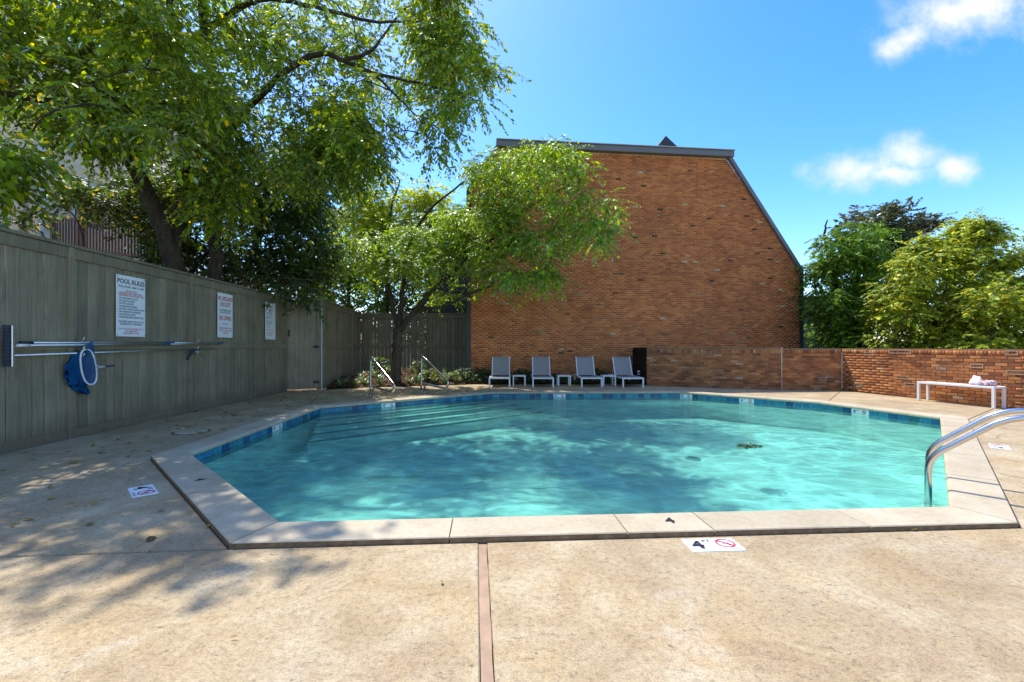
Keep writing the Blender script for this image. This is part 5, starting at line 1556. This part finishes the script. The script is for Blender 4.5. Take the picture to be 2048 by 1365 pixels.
# broad leaved lime plants catching the sun
def rosette(name, x, y, lab, seed, n=34, sc=.2, mat='hosta', hgt=.3):
    rg_ = np.random.default_rng(seed)
    z0 = bed_h(x, y) - .01 if y < 17 and x < -1.4 else .06
    r = empty(name, (x, y, z0))
    an = rg_.uniform(0, 6.283, n); rr = rg_.uniform(.02, .2, n) * sc / .2
    base = np.stack([np.cos(an) * rr, np.sin(an) * rr, rg_.uniform(.08, hgt, n)], 1)
    D = np.stack([np.cos(an), np.sin(an), rg_.uniform(-.4, .5, n)], 1)
    N = np.tile(np.array([0, 0, 1.0]), (n, 1)) + rg_.normal(0, .3, (n, 3))
    L = sc * rg_.uniform(.5, .85, n)
    leaves('foliage', base, D, N, L, L * .62, M[mat], r)
    m = MB()
    for b in base[::2]: m.tube([(0, 0, 0), Vector(b)], [.006, .004], 4)
    m.build('stem', M['bark2'], r)
    tag(r, lab, 'plant')
rosette('broad_leaf_plant', -2.62, 14.0, 'lime green leafy plant by the far handrail', 4, 40, .22, hgt=.38)
rosette('broad_leaf_plant', -3.05, 14.5, 'pale green leafy plant behind the far handrail post', 5, 34, .20, hgt=.42)
rosette('broad_leaf_plant', -4.35, 14.4, 'green leafy plant inside the loop of the handrail by the trunk', 6, 34, .22, 'leaf_mid', .42)
rosette('broad_leaf_plant', -1.95, 14.2, 'dusty green plant under the far handrail loop', 7, 30, .2, 'leaf_mid', .3)
rosette('broad_leaf_plant', -1.55, 14.5, 'dark leafy plant at the corner of the brick gable', 8, 44, .24, 'leaf_ivy', .4)
# ivy along the foot of the gable
n = 5200
x = rng.uniform(-1.4, 4.1, n); yb = 14.86 + (x + 1.42) * .1
tt = rng.uniform(0, 1, n) ** .7
y = 14.05 + (yb - .04 - 14.05) * tt
hump = .16 + .16 * np.sin(x * 2.1 + 1) * np.sin(x * .9) + .12 * np.sin(x * 5)
z = .05 + rng.uniform(0, 1, n) * np.maximum(.08, hump + .1) * (.4 + .6 * tt)
D = rng.normal(0, 1, (n, 3)); D[:, 2] = D[:, 2] * .4 - .1
N = rng.normal(0, .5, (n, 3)); N[:, 2] += .6; N[:, 1] -= .5
L = rng.uniform(.05, .095, n)
iv = leaves('ground_ivy', np.stack([x, y, z], 1), D, N, L, L * .8, M['leaf_ivy'])
tag(iv, 'low dark ivy growing along the foot of the brick gable', 'ivy', kind='stuff')
# ground cover of fine leaves and litter in the bed
n = 2600
x = rng.uniform(-5.3, -1.5, n); y = 12.66 + (x + 5.3) * .33 + rng.uniform(0, 1, n) ** 1.2 * 3.2
z = np.array([bed_h(a_, b_) for a_, b_ in zip(x, y)]) + rng.uniform(0.0, .03, n)
D = rng.normal(0, 1, (n, 3)); D[:, 2] *= .2
N = rng.normal(0, .35, (n, 3)); N[:, 2] += 1
L = rng.uniform(.03, .075, n)
tag(leaves('leaf_litter', np.stack([x, y, z], 1), D, N, L, L * .5, M['dead']), 'brown leaf litter on the plant bed', 'leaf litter', kind='stuff')
# fallen leaves on the deck along the fence and by the steps
pts = []
while len(pts) < 330:
    u = rng.uniform(); x = rng.uniform(-5.9, -.4); y = rng.uniform(4.3, 13.2)
    if y < 8.6 and not (fx(y) + .1 < x < -4.05): continue
    if y >= 8.6:
        s = (y - 8.65) / 2.69
        if x > -3.775 + 3.27 * s - .45 or x < fx(y) + .1: continue
        if y > 12.45 + (x + 5.3) * .33: continue
    dens = .35 + .65 * (y > 6.8)
    if rng.uniform() > dens: continue
    pts.append((x, y))
for _ in range(60): pts.append((rng.uniform(-5.5, -2.2), rng.uniform(2.6, 4.6)) if rng.uniform() < .35 else (rng.uniform(-5.6, -4.2), rng.uniform(4.6, 8.5)))
pts = [p for p in pts if not in_poly(np.array([p[0]]), np.array([p[1]]), offset_poly(POOL, .35))[0]]
n = len(pts); Pp = np.array([(a_, b_, .008) for a_, b_ in pts])
D = rng.normal(0, 1, (n, 3)); D[:, 2] = rng.uniform(-.02, .18, n)
N = rng.normal(0, .22, (n, 3)); N[:, 2] += 1
L = rng.uniform(.04, .095, n)
tag(leaves('fallen_leaves', Pp, D, N, L, L * .5, M['dead']), 'small yellow and brown leaves scattered on the deck', 'fallen leaves', kind='stuff')
def one_leaf(px, py, lab, L=.06, rz=.3, curl=.5, z=0.0):
    Y = F * (HC - z) / (py - 694); x = (px - 1024) / F * Y
    D = np.array([[math.cos(rz), math.sin(rz), .08]]); N = np.array([[.1, -.35, 1.0]])
    o = leaves('fallen_leaf', np.array([[0, 0, .012]]), D, N, np.array([L]), np.array([L * curl]), M['dead'])
    o.location = (x, Y, z)
    tag(o, lab, 'leaf', 'single dry leaves on the near deck')
one_leaf(885, 1172, 'curled brown leaf beside the pinkish deck joint', .035, 1.9, .4)
one_leaf(462, 1280, 'dark dry twig like leaf low on the sunlit slab', .03, .1, .25)
one_leaf(1815, 1061, 'orange dry leaf against the near coping edge', .055, -.2, .5)
one_leaf(410, 1056, 'tan leaf at the corner joint of the near coping', .05, .3, .4)
one_leaf(177, 1011, 'brown curled leaf in the dappled slab by the depth marker', .075, .25, .3)
one_leaf(370, 1030, 'thin brown leaf beside the slanting coping edge', .06, .4, .3)
one_leaf(138, 1008, 'small dark leaf in the dappled slab', .05, -.1, .3)
# matted leaves floating on the water
lc = empty('leaf_raft', (3.06, 5.70, WATER_Z))
n = 130
rr = np.sqrt(rng.uniform(0, 1, n)); an = rng.uniform(0, 6.28, n)
Pp = np.stack([rr * np.cos(an) * .15, rr * np.sin(an) * .11, rng.uniform(.0, .022, n)], 1)
D = rng.normal(0, 1, (n, 3)); D[:, 2] *= .15; N = rng.normal(0, .4, (n, 3)); N[:, 2] += 1
L = rng.uniform(.03, .08, n)
leaves('floating_leaves', Pp, D, N, L, L * .35, M['leaf_ivy'], lc)
m = MB()
for k in range(14):
    a_ = rng.uniform(0, 6.28); m.tube([Vector((-.12 * math.cos(a_), -.1 * math.sin(a_), .008)), Vector((.15 * math.cos(a_ + .5), .1 * math.sin(a_ + .5), .016))], .003, 4)
m.build('twigs', M['bark'], lc)
tag(lc, 'dark clump of leaves floating on the pool', 'leaves')

# ------------------------------------------------------------------ beige house and railings up the bank
hx = P(83, 694, 15.0).x
bh = tag(empty('beige_house', (hx, 15.0, 3.0)), 'beige clapboard house glimpsed through leaves above the long fence', 'house')
wdt = 9.0
MB().frame_box((0, 0, 0), (1, 0, 0), (0, 1, 0), (0, 0, 1), -wdt, 0, 0, 7, 0, 9).build('wall', M['beige'], bh)
for k in range(22):
    MB().frame_box((0, 0, 0), (1, 0, 0), (0, 1, 0), (0, 0, 1), -5.0, -.11, -.022, -.004, 1.2 + k * .33, 1.2 + k * .33 + .318).build('siding_board', M['beige'], bh)
MB().frame_box((0, 0, 0), (1, 0, 0), (0, 1, 0), (0, 0, 1), -.10, .03, -.03, .10, 0, 9).build('corner_board', M['cream'], bh)
m = MB()
for k in range(22): m.frame_box((0, 0, 0), (1, 0, 0), (0, 1, 0), (0, 0, 1), .004, .022, .11, 6.9, 1.2 + k * .33, 1.2 + k * .33 + .318)
o = m.build('end_siding', M['beige'], bh); o['kind'] = 'stuff'
dsx = P(50, 694, 14.95).x - hx
MB().tube([(dsx, -.07, .5), (dsx, -.07, 9)], .045, 8).build('downspout', M['cream'], bh)
wo_ = MB().frame_box((0, 0, 0), (1, 0, 0), (0, 1, 0), (0, 0, 1), .02, .05, 1.0, 2.3, 2.6, 4.4).build('window', M['cream'], bh)
MB().frame_box((0, 0, 0), (1, 0, 0), (0, 1, 0), (0, 0, 1), .03, .056, 1.1, 2.2, 2.7, 4.3).build('pane', M['glass'], wo_)
wo_ = MB().frame_box((0, 0, 0), (1, 0, 0), (0, 1, 0), (0, 0, 1), -2.4, -1.5, -.05, -.02, 5.0, 6.6).build('window', M['cream'], bh)
MB().frame_box((0, 0, 0), (1, 0, 0), (0, 1, 0), (0, 0, 1), -2.3, -1.6, -.056, -.03, 5.1, 6.5).build('pane', M['glass'], wo_)
m = MB(); m.add([(-wdt - .4, -.4, 9), (.4, -.4, 9), (.4, 7.4, 9), (-wdt - .4, 7.4, 9), (-wdt / 2, 3.5, 12)], [(0, 1, 4), (1, 2, 4), (2, 3, 4), (3, 0, 4), (3, 2, 1, 0)]); m.build('roof', M['slate'], bh)

def railing(p, q, z0a, z0b, h, lab, n, name='picket_railing'):
    p, q = Vector(p), Vector(q); r = empty(name, (p.x, p.y, z0a))
    e = Vector((q.x - p.x, q.y - p.y, z0b - z0a))
    up = Vector((0, 0, 1))
    for z in (.08, h - .04): MB().bar(up * z, e + up * z, .05, .07).build('rail', M['brownwood'], r)
    for k in range(n):
        a_ = e * ((k + .5) / n)
        MB().bar(a_ + up * (.02), a_ + up * (h - .02), .042, .03, up=e.normalized()).build('picket', M['brownwood'], r)
    for k in (0, 1): MB().bar(e * k + up * -.6, e * k + up * (h + .06), .1, .1, up=e.normalized()).build('post', M['brownwood'], r)
    tag(r, lab, 'railing', 'brown picket railings on the bank')
pa, pb = P(106, 490, 13.6), P(158, 500, 13.2)
railing((pa.x, pa.y), (pb.x, pb.y), pa.z - .15, pb.z - .1, 1.05, 'brown picket railing next to the beige house', 9)
pa, pb = P(165, 498, 13.2), P(305, 522, 12.8)
railing((pa.x, pa.y), (pb.x, pb.y), pa.z - .1, pb.z, .95, 'brown picket railing stepping down the bank by the leaning tree', 22)

# the terraced edge below the railing
m = MB(); pa, pb = P(150, 505, 12.7), P(320, 535, 12.2)
m.bar(Vector((pa.x, pa.y, pa.z - .1)), Vector((pb.x, pb.y, pb.z - .05)), .5, .22)
tag(m.build('timber_edging', M['brownwood']), 'weathered timber edging holding the bank under the railings', 'edging')
